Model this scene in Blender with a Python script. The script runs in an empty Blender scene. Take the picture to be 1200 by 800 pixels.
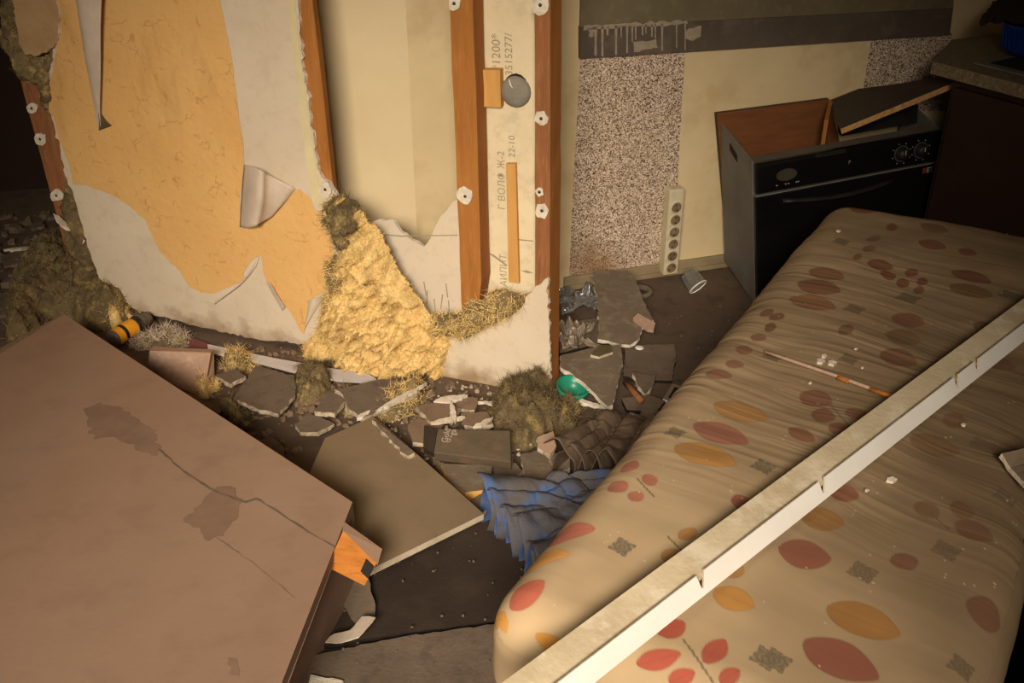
import bpy, bmesh, math, random
import numpy as np
from mathutils import Vector, Matrix

S = bpy.context.scene
COL = S.collection
random.seed(7)

# ------------------------------------------------------------------ camera
PITCH, CAM_H, FPX = math.radians(29.5), 1.45, 1200.0
cd = bpy.data.cameras.new('camera'); cam = bpy.data.objects.new('camera', cd); COL.objects.link(cam)
cam.location = (0, 0, CAM_H); cam.rotation_euler = (math.pi / 2 - PITCH, 0, 0)
cd.sensor_width = 36.0; cd.lens = 36.0; cd.clip_start = 0.05
S.camera = cam

# ------------------------------------------------------------------ world, lights, exposure
w = bpy.data.worlds.new('world'); S.world = w; w.use_nodes = True
bgn = w.node_tree.nodes['Background']
bgn.inputs[0].default_value = (1.0, 0.85, 0.66, 1); bgn.inputs[1].default_value = 0.16


def area(name, loc, target, size, power, color, spread=180, size_y=None):
    l = bpy.data.lights.new(name, 'AREA'); l.energy = power; l.color = color
    l.size = size; l.spread = math.radians(spread)
    if size_y:
        l.shape = 'RECTANGLE'; l.size_y = size_y
    o = bpy.data.objects.new(name, l); COL.objects.link(o); o.location = loc
    o.rotation_euler = (Vector(target) - Vector(loc)).to_track_quat('-Z', 'Y').to_euler()
    return o


area('window_light', (-0.35, -1.4, 2.42), (-0.22, 2.1, 0.36), 1.2, 24, (1.0, 0.90, 0.76), spread=44)
S.view_settings.view_transform = 'Standard'
S.view_settings.look = 'None'
S.view_settings.gamma = 1.0
S.view_settings.use_curve_mapping = False
S.view_settings.exposure = 0.28

# ------------------------------------------------------------------ photograph pixels -> points on real planes
CP = np.array([0, 0, CAM_H]); FW = np.array([0, math.cos(PITCH), -math.sin(PITCH)])
RT = np.array([1.0, 0, 0]); UPV = np.array([0, math.sin(PITCH), math.cos(PITCH)])


def A(*v): return np.array(v, float)


def ray(x, y): return FW + RT * (x - 600) / FPX + UPV * (400 - y) / FPX


def atz(x, y, z):
    r = ray(x, y); return CP + r * (z - CAM_H) / r[2]


def nrm(v):
    v = np.asarray(v, float); return v / np.linalg.norm(v)


class Plane:
    """origin, normal turned to the camera side, two axes"""
    def __init__(s, o, n, u=None):
        s.o = np.asarray(o, float); s.n = nrm(n)
        if np.dot(CP - s.o, s.n) < 0: s.n = -s.n
        if u is None:
            u = np.cross(A(0, 0, 1), s.n)
            if np.linalg.norm(u) < 1e-4: u = A(1, 0, 0)
        u = np.asarray(u, float); s.u = nrm(u - s.n * np.dot(u, s.n)); s.v = np.cross(s.n, s.u)

    def px(s, x, y, off=0.0):
        o = s.o + s.n * off; r = ray(x, y)
        return CP + r * (np.dot(o - CP, s.n) / np.dot(r, s.n))

    def shift(s, d): return Plane(s.o + s.n * d, s.n, s.u)

    def uv(s, p):
        d = np.asarray(p) - s.o; return d @ s.u, d @ s.v


def plane3(a, b, c): return Plane(a, np.cross(np.asarray(b) - a, np.asarray(c) - a))


def zpl(z): return Plane(A(0, 0, z), A(0, 0, 1), A(1, 0, 0))


FLOOR = zpl(0)
_f = atz(645, 464, 0); _az = math.radians(-70.6)
WD = A(math.sin(_az), math.cos(_az), 0)
W = Plane(_f, A(WD[1], -WD[0], 0))                       # front face of the torn partition
_k = atz(735, 327, 0); _az = math.radians(72)
KD = A(math.sin(_az), math.cos(_az), 0)
K = Plane(_k, A(KD[1], -KD[0], 0))                       # kitchen wall
KN = K.n; WN = W.n


# ------------------------------------------------------------------ numpy noise
def _h(ix, iy, iz, seed):
    n = (ix * 374761393 + iy * 668265263 + iz * 2147483647 + seed * 1274126177) & 0xffffffff
    n = ((n ^ (n >> 13)) * 1274126177) & 0xffffffff
    n = (n ^ (n >> 16)) & 0xffff
    return n / 65535.0


def vnoise(P, scale, seed=0):
    P = np.asarray(P, float) * scale
    i = np.floor(P).astype(np.int64); f = P - i; f = f * f * (3 - 2 * f)
    r = 0
    for dx in (0, 1):
        wx = f[..., 0] if dx else 1 - f[..., 0]
        for dy in (0, 1):
            wy = f[..., 1] if dy else 1 - f[..., 1]
            for dz in (0, 1):
                wz = f[..., 2] if dz else 1 - f[..., 2]
                r = r + wx * wy * wz * _h(i[..., 0] + dx, i[..., 1] + dy, i[..., 2] + dz, seed)
    return r * 2 - 1


def fbm(P, scale, oct=4, seed=0):
    r = 0; a = 1.0
    for k in range(oct):
        r = r + a * vnoise(P, scale * 2 ** k, seed + 17 * k); a *= 0.5
    return r


# ------------------------------------------------------------------ materials
def lin(c):
    return tuple(((v / 255) / 12.92 if v / 255 <= 0.04045 else ((v / 255 + 0.055) / 1.055) ** 2.4) for v in c) + (1,)


MATS = {}


def mat(name, c1, c2=None, scale=8, c3=None, scale3=60, amt3=0.5, rough=0.85, bump=0.25, bscale=120, metal=0.0,
        stretch=None, attr=None, spec=0.3, trans=0.0, contrast=(0.35, 0.7)):
    if name in MATS: return MATS[name]
    m = bpy.data.materials.new(name); m.use_nodes = True; nt = m.node_tree; N = nt.nodes; L = nt.links
    b = N['Principled BSDF']; b.inputs['Roughness'].default_value = rough; b.inputs['Metallic'].default_value = metal
    b.inputs['Specular IOR Level'].default_value = spec
    if trans: b.inputs['Transmission Weight'].default_value = trans
    tc = N.new('ShaderNodeTexCoord'); vec = tc.outputs['Object']
    if stretch:
        mp = N.new('ShaderNodeMapping'); L.new(vec, mp.inputs['Vector']); mp.inputs['Scale'].default_value = stretch
        if len(stretch) == 3: vec = mp.outputs['Vector']
    if attr:
        at = N.new('ShaderNodeAttribute'); at.attribute_name = attr; out = at.outputs['Color']
    else:
        rgb = N.new('ShaderNodeRGB'); rgb.outputs[0].default_value = lin(c1); out = rgb.outputs[0]

    def blend(out, col, sc, lo, hi, fac=1.0, det=6):
        nz = N.new('ShaderNodeTexNoise'); nz.inputs['Scale'].default_value = sc; nz.inputs['Detail'].default_value = det
        nz.inputs['Roughness'].default_value = 0.65; L.new(vec, nz.inputs['Vector'])
        rp = N.new('ShaderNodeMapRange'); rp.inputs[1].default_value = lo; rp.inputs[2].default_value = hi
        rp.inputs[4].default_value = fac; L.new(nz.outputs['Fac'], rp.inputs[0])
        mx = N.new('ShaderNodeMix'); mx.data_type = 'RGBA'; L.new(rp.outputs[0], mx.inputs['Factor'])
        L.new(out, mx.inputs['A']); mx.inputs['B'].default_value = lin(col)
        return mx.outputs['Result']
    if c2: out = blend(out, c2, scale, *contrast)
    if c3: out = blend(out, c3, scale3, 0.52, 0.66, amt3, 3)
    L.new(out, b.inputs['Base Color'])
    if bump:
        nz = N.new('ShaderNodeTexNoise'); nz.inputs['Scale'].default_value = bscale; nz.inputs['Detail'].default_value = 5
        L.new(vec, nz.inputs['Vector']); bp = N.new('ShaderNodeBump'); bp.inputs['Strength'].default_value = bump
        bp.inputs['Distance'].default_value = 0.004; L.new(nz.outputs['Fac'], bp.inputs['Height'])
        L.new(bp.outputs[0], b.inputs['Normal'])
    MATS[name] = m
    return m


M_floor = mat('muddy floor', (84, 68, 55), (100, 82, 66), 3, (66, 52, 41), 14, 0.6, rough=0.75, bump=0.3, bscale=60)
M_cream = mat('cream wall', (214, 190, 146), (196, 172, 130), 2.2, (176, 146, 96), 7, 0.35, bump=0.08, bscale=40)
M_cream_lit = mat('lit cream wall', (217, 195, 153), (205, 181, 140), 2.2, bump=0.05)  # cream lightened so the recess wall looks turned to the light
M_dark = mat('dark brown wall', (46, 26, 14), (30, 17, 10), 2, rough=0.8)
M_ceil = mat('ceiling paint', (150, 136, 114), (138, 124, 102), 3)
M_gyp = mat('gypsum paper', (204, 186, 160), (194, 174, 148), 3, (178, 158, 130), 26, 0.3, bump=0.15)
M_gypd = mat('dirty gypsum', (112, 96, 78), (96, 80, 64), 8, (140, 124, 102), 30, 0.4, bump=0.3)
M_gypg = mat('mud gypsum', (96, 80, 65), (110, 94, 77), 9, (78, 64, 52), 30, 0.5, bump=0.35)
M_gypm = mat('brown dusty board', (126, 102, 80), (112, 90, 70), 6, (92, 74, 58), 24, 0.4, bump=0.25)
M_core = mat('plaster core', (226, 212, 190), (186, 166, 138), 40, rough=0.95, bump=0.6, bscale=200)
M_corer = mat('dirty plaster core', (196, 178, 150), (140, 118, 94), 50, (104, 86, 68), 90, 0.6, rough=0.95, bump=0.6, bscale=200)
M_text = mat('gypsum back paper', (216, 198, 162), (200, 182, 146), 6, (176, 160, 128), 22, 0.4, bump=0.1)
M_wood = mat('orange stud wood', (160, 102, 44), (138, 84, 34), 5, (176, 118, 60), 20, 0.5, stretch=(9, 9, 0.9), bump=0.25, bscale=30)
M_woodd = mat('dark stud wood', (142, 90, 52), (118, 74, 42), 5, (164, 114, 74), 24, 0.4, stretch=(9, 9, 0.9), bump=0.3, bscale=30)
M_woods = mat('planed stud side', (184, 118, 54), (166, 100, 42), 5, stretch=(9, 9, 0.9), bump=0.15, bscale=30)
M_woodl = mat('pale batten wood', (200, 150, 84), (184, 132, 68), 5, stretch=(9, 9, 0.9), bump=0.15, bscale=30)
M_woodo = mat('orange drawer wood', (170, 104, 38), (146, 84, 26), 5, (124, 68, 20), 12, 0.5, stretch=(2, 14, 2), bump=0.2, bscale=20)
M_woodb = mat('brown cabinet wood', (120, 72, 36), (100, 58, 28), 4, stretch=(1.5, 1.5, 12), bump=0.1)
M_paper = mat('torn paper back', (206, 186, 164), (184, 164, 142), 9, bump=0.2, bscale=90)
M_insy = mat('yellow insulation', (226, 192, 128), (204, 168, 102), 18, (156, 124, 72), 34, 0.55, rough=1, bump=1.0, bscale=160, spec=0.05)
M_insg = mat('dirty insulation', (126, 107, 74), (88, 74, 52), 14, (180, 154, 100), 26, 0.7, rough=1, bump=1.0, bscale=160, spec=0.05)
M_insb = mat('brown wool clump', (112, 95, 68), (86, 72, 50), 14, (150, 126, 78), 24, 0.7, rough=1, bump=1.0, bscale=160, spec=0.05)
M_plas = mat('dry joint compound', (214, 200, 178), (180, 164, 140), 60, bump=0.4)
M_screw = mat('dark screw', (70, 64, 58), rough=0.4, metal=0.8, bump=0)
M_metal = mat('grey dusty metal', (112, 108, 100), (92, 86, 78), 6, rough=0.6, bump=0.05)
M_black = mat('black enamel', (12, 11, 11), (17, 15, 14), 6, rough=0.28, bump=0.0, spec=0.5)
M_blackm = mat('black plastic', (24, 22, 21), (36, 32, 28), 20, rough=0.5, bump=0.05)
M_knob = mat('grey knob', (70, 66, 60), (48, 44, 40), 60, rough=0.4, bump=0)
M_deck = mat('dusty oven deck', (92, 82, 70), (76, 66, 54), 8, rough=0.8)
M_panel = mat('dusty brown panel', (150, 120, 97), (141, 111, 89), 2.4, (131, 102, 82), 9, 0.4, rough=0.7, bump=0.08)
M_panels = mat('brown panel edge', (140, 112, 92), (126, 98, 80), 4, rough=0.7, bump=0.08)
M_hex = mat('olive dusty board', (138, 117, 90), (128, 107, 82), 3, (116, 96, 73), 10, 0.3, rough=0.75, bump=0.08)
M_rim = mat('pale board edge', (196, 178, 152), (168, 150, 124), 20, bump=0.2)
M_lid = mat('dark dusty board', (74, 62, 48), (60, 49, 38), 4, rough=0.8)
M_chip = mat('raw chipboard', (196, 150, 92), (164, 118, 66), 80, (120, 80, 40), 140, 0.5, bump=0.5, bscale=200)
M_band = mat('dark splash band', (92, 80, 68), (80, 68, 56), 6, (112, 98, 82), 18, 0.4, rough=0.6)
M_ledge = mat('grey green dusty board', (112, 100, 74), (98, 86, 64), 4, (124, 112, 86), 30, 0.4, rough=0.85)
M_drip = mat('pale paint drip', (158, 142, 120), (136, 120, 98), 60, bump=0.2)
M_white = mat('white plastic', (232, 226, 216), (222, 214, 202), 6, rough=0.45, bump=0.02, spec=0.4)
M_whited = mat('dust on white plastic', (196, 178, 146), (170, 150, 118), 9, (214, 200, 176), 20, 0.5, rough=0.8)
M_lilac = mat('lilac grey plastic', (206, 196, 190), (186, 174, 166), 8, rough=0.6, bump=0.05)
M_maroon = mat('maroon end', (112, 66, 58), (92, 54, 46), 20, rough=0.8)
M_sock = mat('ivory plastic', (204, 190, 158), (186, 170, 136), 8, (168, 148, 112), 40, 0.4, rough=0.55, bump=0.03)
M_sockd = mat('socket recess', (130, 112, 84), (96, 72, 50), 40, rough=0.7)
M_hole = mat('socket hole', (40, 30, 22), bump=0)
M_base = mat('skirting', (150, 132, 100), (126, 108, 80), 9, rough=0.7)
M_top = mat('speckled worktop', (122, 108, 84), (90, 76, 56), 90, (150, 136, 108), 120, 0.6, rough=0.5)
M_cab = mat('dark cabinet', (44, 26, 18), (34, 20, 14), 4, rough=0.5)
M_blue = mat('blue plastic', (24, 56, 140), (18, 44, 116), 8, rough=0.35, bump=0)
M_green = mat('green plastic', (36, 132, 100), (28, 108, 82), 10, rough=0.35, bump=0.02)
M_jean = mat('muddy denim', (80, 80, 88), (88, 78, 66), 9, (66, 90, 132), 14, 0.8, bump=0.5, bscale=260)
M_jeanb = mat('blue denim', (58, 84, 132), (64, 76, 100), 14, (96, 84, 70), 22, 0.4, bump=0.5, bscale=260)
M_rag = mat('brown rag', (98, 80, 64), (80, 64, 50), 10, (118, 98, 78), 20, 0.5, rough=0.6, bump=0.3)
M_clear = mat('clear dirty plastic', (200, 194, 184), (150, 140, 128), 12, rough=0.18, bump=0.1, bscale=30, trans=0.75, spec=0.5)
M_film = mat('dusty film', (132, 116, 98), (110, 94, 78), 10, rough=0.35, bump=0.3, bscale=40, spec=0.5)
M_can = mat('grey tin', (120, 106, 90), (100, 86, 72), 12, rough=0.4, metal=0.3)
M_yel = mat('yellow label', (230, 158, 32), (206, 136, 28), 18, rough=0.5)
M_book = mat('dark book cover', (82, 72, 56), (96, 78, 60), 14, (116, 84, 60), 22, 0.5, rough=0.6)
M_bookl = mat('dark book wrap', (58, 48, 36), (50, 40, 30), 20, rough=0.7)
M_ink = mat('grey print', (146, 132, 108), bump=0)
M_inkw = mat('pale print', (150, 136, 116), bump=0)
M_inkr = mat('red print', (150, 36, 28), bump=0)
M_cone = mat('olive sheet', (96, 84, 54), (80, 70, 46), 8)
M_olive = mat('dark olive upholstery', (66, 58, 42), (54, 47, 34), 8)
M_tape = mat('yellowed joint tape', (204, 188, 146), (190, 174, 130), 10, bump=0.1)
M_tile = mat('pinkish board', (176, 144, 120), (160, 128, 104), 14, (190, 160, 136), 50, 0.5, bump=0.2)
M_knobg = mat('grey putty', (136, 128, 112), (112, 104, 90), 16, bump=0.3)
M_gap = mat('black parts and hole shade', (30, 22, 16), bump=0)  # near-black of solid parts, and painted shade inside slot, plug hole, basin
M_beige = mat('textured beige paper', (176, 142, 100), (158, 124, 84), 12, bump=0.8, bscale=50)


def speckle_mat():
    m = mat('speckled wallpaper', (196, 172, 146), bump=0.1)
    nt = m.node_tree; N = nt.nodes; L = nt.links; b = N['Principled BSDF']
    tc = N.new('ShaderNodeTexCoord')
    v = N.new('ShaderNodeTexVoronoi'); v.inputs['Scale'].default_value = 400; L.new(tc.outputs['Object'], v.inputs['Vector'])
    sp = N.new('ShaderNodeSeparateColor'); L.new(v.outputs['Color'], sp.inputs[0])
    r = N.new('ShaderNodeValToRGB'); r.color_ramp.interpolation = 'CONSTANT'
    e = r.color_ramp.elements; e[0].color = lin((84, 58, 38)); e[1].position = 0.27; e[1].color = lin((150, 122, 96))
    q = e.new(0.46); q.color = lin((200, 176, 150)); q = e.new(0.78); q.color = lin((226, 206, 182))
    L.new(sp.outputs[0], r.inputs[0])
    # rusty stain near the floor corner
    nz = N.new('ShaderNodeTexNoise'); nz.inputs['Scale'].default_value = 9; L.new(tc.outputs['Object'], nz.inputs['Vector'])
    st = N.new('ShaderNodeVectorMath'); st.operation = 'DISTANCE'; L.new(tc.outputs['Object'], st.inputs[0])
    p = K.px(695, 315); st.inputs[1].default_value = tuple(p)
    ad = N.new('ShaderNodeMath'); ad.operation = 'MULTIPLY_ADD'; L.new(nz.outputs['Fac'], ad.inputs[0]); ad.inputs[1].default_value = -0.16
    L.new(st.outputs['Value'], ad.inputs[2])
    mr = N.new('ShaderNodeMapRange'); L.new(ad.outputs[0], mr.inputs[0]); mr.inputs[1].default_value = 0.05; mr.inputs[2].default_value = -0.06
    mr.inputs[4].default_value = 0.75
    mx = N.new('ShaderNodeMix'); mx.data_type = 'RGBA'; L.new(mr.outputs[0], mx.inputs['Factor']); L.new(r.outputs[0], mx.inputs['A'])
    mx.inputs['B'].default_value = lin((120, 80, 36)); L.new(mx.outputs['Result'], b.inputs['Base Color'])
    return m


def wallpaper_mat():
    m = mat('orange wallpaper', (212, 166, 102), (204, 154, 90), 3, bump=0.55, bscale=55)
    nt = m.node_tree; N = nt.nodes; L = nt.links; b = N['Principled BSDF']
    src = b.inputs['Base Color'].links[0].from_socket
    tc = N.new('ShaderNodeTexCoord')
    # fine embossed crackle lines
    nz = N.new('ShaderNodeTexNoise'); nz.inputs['Scale'].default_value = 18; nz.inputs['Detail'].default_value = 4; L.new(tc.outputs['Object'], nz.inputs['Vector'])
    mul = N.new('ShaderNodeVectorMath'); mul.operation = 'SCALE'; mul.inputs['Scale'].default_value = 0.09; L.new(nz.outputs['Color'], mul.inputs[0])
    add = N.new('ShaderNodeVectorMath'); L.new(tc.outputs['Object'], add.inputs[0]); L.new(mul.outputs[0], add.inputs[1])
    v = N.new('ShaderNodeTexVoronoi'); v.feature = 'DISTANCE_TO_EDGE'; v.inputs['Scale'].default_value = 17; L.new(add.outputs[0], v.inputs['Vector'])
    n2 = N.new('ShaderNodeTexNoise'); n2.inputs['Scale'].default_value = 30; L.new(tc.outputs['Object'], n2.inputs['Vector'])
    mr = N.new('ShaderNodeMapRange'); mr.inputs[1].default_value = 0.0; mr.inputs[2].default_value = 0.04; mr.inputs[3].default_value = 1; mr.inputs[4].default_value = 0
    L.new(v.outputs['Distance'], mr.inputs[0])
    m2 = N.new('ShaderNodeMapRange'); m2.inputs[1].default_value = 0.5; m2.inputs[2].default_value = 0.62; m2.inputs[4].default_value = 0.6; L.new(n2.outputs['Fac'], m2.inputs[0])
    mm = N.new('ShaderNodeMath'); mm.operation = 'MULTIPLY'; L.new(mr.outputs[0], mm.inputs[0]); L.new(m2.outputs[0], mm.inputs[1])
    mx = N.new('ShaderNodeMix'); mx.data_type = 'RGBA'; L.new(mm.outputs[0], mx.inputs['Factor']); L.new(src, mx.inputs['A']); mx.inputs['B'].default_value = lin((168, 112, 52))
    # streaky dirt running down near the top
    mp = N.new('ShaderNodeMapping'); mp.inputs['Scale'].default_value = (9, 9, 2.4); L.new(tc.outputs['Object'], mp.inputs['Vector'])
    n3 = N.new('ShaderNodeTexNoise'); n3.inputs['Scale'].default_value = 1.3; n3.inputs['Detail'].default_value = 5; L.new(mp.outputs[0], n3.inputs['Vector'])
    m3 = N.new('ShaderNodeMapRange'); m3.inputs[1].default_value = 0.54; m3.inputs[2].default_value = 0.72; m3.inputs[4].default_value = 0.45; L.new(n3.outputs['Fac'], m3.inputs[0])
    sx = N.new('ShaderNodeSeparateXYZ'); L.new(tc.outputs['Object'], sx.inputs[0])
    m4 = N.new('ShaderNodeMapRange'); m4.inputs[1].default_value = 0.45; m4.inputs[2].default_value = 0.75; L.new(sx.outputs['Z'], m4.inputs[0])
    mm2 = N.new('ShaderNodeMath'); mm2.operation = 'MULTIPLY'; L.new(m3.outputs[0], mm2.inputs[0]); L.new(m4.outputs[0], mm2.inputs[1])
    mx2 = N.new('ShaderNodeMix'); mx2.data_type = 'RGBA'; L.new(mm2.outputs[0], mx2.inputs['Factor']); L.new(mx.outputs['Result'], mx2.inputs['A']); mx2.inputs['B'].default_value = lin((150, 104, 56))
    L.new(mx2.outputs['Result'], b.inputs['Base Color'])
    return m


def foot_dirt(m, z0, z1, col):
    nt = m.node_tree; N = nt.nodes; L = nt.links; b = N['Principled BSDF']; src = b.inputs['Base Color'].links[0].from_socket
    tc = N.new('ShaderNodeTexCoord'); sx = N.new('ShaderNodeSeparateXYZ'); L.new(tc.outputs['Object'], sx.inputs[0])
    nz = N.new('ShaderNodeTexNoise'); nz.inputs['Scale'].default_value = 22; nz.inputs['Detail'].default_value = 6; L.new(tc.outputs['Object'], nz.inputs['Vector'])
    ad = N.new('ShaderNodeMath'); ad.operation = 'MULTIPLY_ADD'; L.new(nz.outputs['Fac'], ad.inputs[0]); ad.inputs[1].default_value = -.16; L.new(sx.outputs['Z'], ad.inputs[2])
    mr = N.new('ShaderNodeMapRange'); L.new(ad.outputs[0], mr.inputs[0]); mr.inputs[1].default_value = z1 - .08; mr.inputs[2].default_value = z0 - .08; mr.inputs[4].default_value = .8
    mx = N.new('ShaderNodeMix'); mx.data_type = 'RGBA'; L.new(mr.outputs[0], mx.inputs['Factor']); L.new(src, mx.inputs['A']); mx.inputs['B'].default_value = lin(col)
    L.new(mx.outputs['Result'], b.inputs['Base Color'])


foot_dirt(M_gyp, -.01, .06, (128, 98, 62))
M_speck = speckle_mat()
M_wallp = wallpaper_mat()
M_sofa = mat('printed upholstery', (0, 0, 0), attr='print', rough=0.9, bump=0.06, bscale=700, spec=0.15)


# ------------------------------------------------------------------ object helpers
def tag(o, label=None, cat=None, group=None, kind=None):
    if label: o['label'] = label
    if cat: o['category'] = cat
    if group: o['group'] = group
    if kind: o['kind'] = kind
    return o


def put(name, me, mats, parent=None, smooth=False):
    if not isinstance(mats, (list, tuple)): mats = [mats]
    for m in mats: me.materials.append(m)
    if smooth: me.shade_smooth()
    o = bpy.data.objects.new(name, me); COL.objects.link(o)
    if parent is not None: o.parent = parent
    return o


def settle(o):
    """move a free-standing object's origin to the middle of its mesh (children move along)"""
    return o


def empty(name, loc=(0, 0, 0)):
    o = bpy.data.objects.new(name, None); COL.objects.link(o); o.empty_display_size = 0.05
    return o


def raw(name, V, F, mats, parent=None, smooth=False, idx=None):
    me = bpy.data.meshes.new(name)
    me.from_pydata([tuple(map(float, v)) for v in V], [], F)
    me.update()
    if idx is not None: me.polygons.foreach_set('material_index', idx)
    o = put(name, me, mats, parent, smooth)
    return o


def bmo(name, bm, mats, parent=None, smooth=False):
    bmesh.ops.recalc_face_normals(bm, faces=bm.faces)
    me = bpy.data.meshes.new(name); bm.to_mesh(me); bm.free()
    return put(name, me, mats, parent, smooth)


def rough_poly(P, step, amp, n, seed=0):
    """subdivide a closed 3D outline and jitter it within its plane: a torn edge"""
    rng = np.random.RandomState(seed); out = []
    P = [np.asarray(p, float) for p in P]
    for i, p in enumerate(P):
        q = P[(i + 1) % len(P)]; L = np.linalg.norm(q - p); k = max(1, int(L / step))
        d = nrm(q - p) if L > 1e-9 else A(1, 0, 0); s = np.cross(n, d)
        for j in range(k):
            t = p + (q - p) * j / k
            if j: t = t + s * rng.normal() * amp + d * rng.uniform(-.3, .3) * step
            out.append(t)
    return out


def cdt(P2):
    """constrained triangulation of a simple outline, as index triples"""
    from mathutils.geometry import delaunay_2d_cdt
    r = delaunay_2d_cdt([Vector((float(a), float(b))) for a, b in P2], [], [list(range(len(P2)))], 1, 1e-7)
    orig = [o[0] if o else None for o in r[3]]; out = []
    for f in r[2]:
        t = [orig[i] for i in f]
        if None in t or len(set(t)) < 3: continue
        out.append(t)
    return out


def slab(name, P, n, th, mtop, mside=None, parent=None, torn=0, step=0.012, seed=0, bev=0.0):
    """prism: outline P (3D) is the top; goes th behind along -n. torn = edge jitter in metres"""
    n = nrm(n)
    if torn: P = rough_poly(P, step, torn, n, seed)
    rng = np.random.RandomState(seed + 5)
    bm = bmesh.new()
    top = [bm.verts.new(tuple(p)) for p in P]
    low = [bm.verts.new(tuple(np.asarray(p) - n * th + (rng.normal(size=3) * min(torn * 0.8, th * 0.3) if torn else 0))) for p in P]
    pl_ = Plane(np.mean(P, 0), n); k = len(P)
    tris = cdt([pl_.uv(p) for p in P])
    for a, b, c in tris:
        bm.faces.new((top[a], top[b], top[c])); bm.faces.new((low[c], low[b], low[a]))
    for i in range(k):
        h = bm.faces.new((top[i], low[i], low[(i + 1) % k], top[(i + 1) % k])); h.material_index = 1
    if bev: bmesh.ops.bevel(bm, geom=bm.edges[:], offset=bev, segments=1, affect='EDGES', clamp_overlap=True)
    return bmo(name, bm, [mtop, mside or mtop], parent)


RISE = 1.15


def pslab(name, px, pl, th, mtop, mside=None, parent=None, torn=0, seed=0, off=0.0, step=0.012):
    # outlines of the partition that run out of the frame (y = -40) go on upwards for RISE metres
    P = [pl.px(x, y, off) + (A(0, 0, RISE) if y == -40 else 0) for x, y in px]
    return slab(name, P, pl.n, th, mtop, mside, parent, torn, step, seed)


def hexa(name, c, m, parent=None, bev=0.0, seg=2, smooth=False):
    """8 corners: bottom 4 then top 4 (same winding)"""
    bm = bmesh.new(); v = [bm.verts.new(tuple(p)) for p in c]
    for f in ((0, 3, 2, 1), (4, 5, 6, 7), (0, 1, 5, 4), (1, 2, 6, 5), (2, 3, 7, 6), (3, 0, 4, 7)): bm.faces.new([v[i] for i in f])
    bmesh.ops.recalc_face_normals(bm, faces=bm.faces)
    if bev: bmesh.ops.bevel(bm, geom=bm.edges[:], offset=bev, segments=seg, profile=0.6, affect='EDGES', clamp_overlap=True)
    return bmo(name, bm, m, parent, smooth)


def obox(name, o, ex, ey, ez, m, parent=None, bev=0.0, seg=2):
    """box with corner o and edge vectors"""
    o, ex, ey, ez = map(lambda a: np.asarray(a, float), (o, ex, ey, ez))
    return hexa(name, [o, o + ex, o + ex + ey, o + ey, o + ez, o + ex + ez, o + ex + ey + ez, o + ey + ez], m, parent, bev, seg)


def frames(path):
    path = [np.asarray(p, float) for p in path]; out = []
    up = A(0, 0, 1)
    for i, p in enumerate(path):
        d = nrm(path[min(i + 1, len(path) - 1)] - path[max(i - 1, 0)])
        s = np.cross(d, up)
        s = nrm(s) if np.linalg.norm(s) > 1e-3 else A(1, 0, 0)
        out.append((p, s, np.cross(s, d)))
    return out


def tube(name, path, rad, m, parent=None, k=12, cap=True, smooth=True, flat=1.0):
    V = []; F = []
    fr = frames(path); r = rad if isinstance(rad, (list, tuple)) else [rad] * len(path)
    for (p, s, u), q in zip(fr, r):
        for j in range(k):
            a = 2 * math.pi * j / k; V.append(p + s * q * math.cos(a) + u * q * flat * math.sin(a))
    n = len(path)
    for i in range(n - 1):
        for j in range(k):
            F.append((i * k + j, i * k + (j + 1) % k, (i + 1) * k + (j + 1) % k, (i + 1) * k + j))
    if cap: F.append(tuple(range(k))[::-1]); F.append(tuple((n - 1) * k + j for j in range(k)))
    o = raw(name, V, F, m, parent, smooth)
    return o


def lathe(name, c, ax, prof, m, parent=None, k=24, smooth=True, idx=None):
    """profile of (radius, height along ax)"""
    ax = nrm(ax); s = np.cross(ax, A(0, 0, 1)); s = nrm(s) if np.linalg.norm(s) > 1e-3 else A(1, 0, 0); u = np.cross(ax, s)
    V = []; F = []; I = []
    for r, h in prof:
        for j in range(k):
            a = 2 * math.pi * j / k; V.append(np.asarray(c) + ax * h + (s * math.cos(a) + u * math.sin(a)) * r)
    for i in range(len(prof) - 1):
        for j in range(k):
            F.append((i * k + j, i * k + (j + 1) % k, (i + 1) * k + (j + 1) % k, (i + 1) * k + j)); I.append(idx[i] if idx else 0)
    return raw(name, V, F, m, parent, smooth, I if idx else None)


def in_poly(X, Y, poly):
    ins = np.zeros(X.shape, bool); n = len(poly)
    for i in range(n):
        x1, y1 = poly[i]; x2, y2 = poly[(i + 1) % n]
        c = ((y1 > Y) != (y2 > Y)) & (X < (x2 - x1) * (Y - y1) / (y2 - y1 + 1e-12) + x1); ins ^= c
    return ins


def edge_dist(X, Y, poly):
    d = np.full(X.shape, 1e9); n = len(poly)
    for i in range(n):
        x1, y1 = poly[i]; x2, y2 = poly[(i + 1) % n]; dx, dy = x2 - x1, y2 - y1
        t = np.clip(((X - x1) * dx + (Y - y1) * dy) / (dx * dx + dy * dy + 1e-12), 0, 1)
        d = np.minimum(d, np.hypot(X - x1 - t * dx, Y - y1 - t * dy))
    return d


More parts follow.
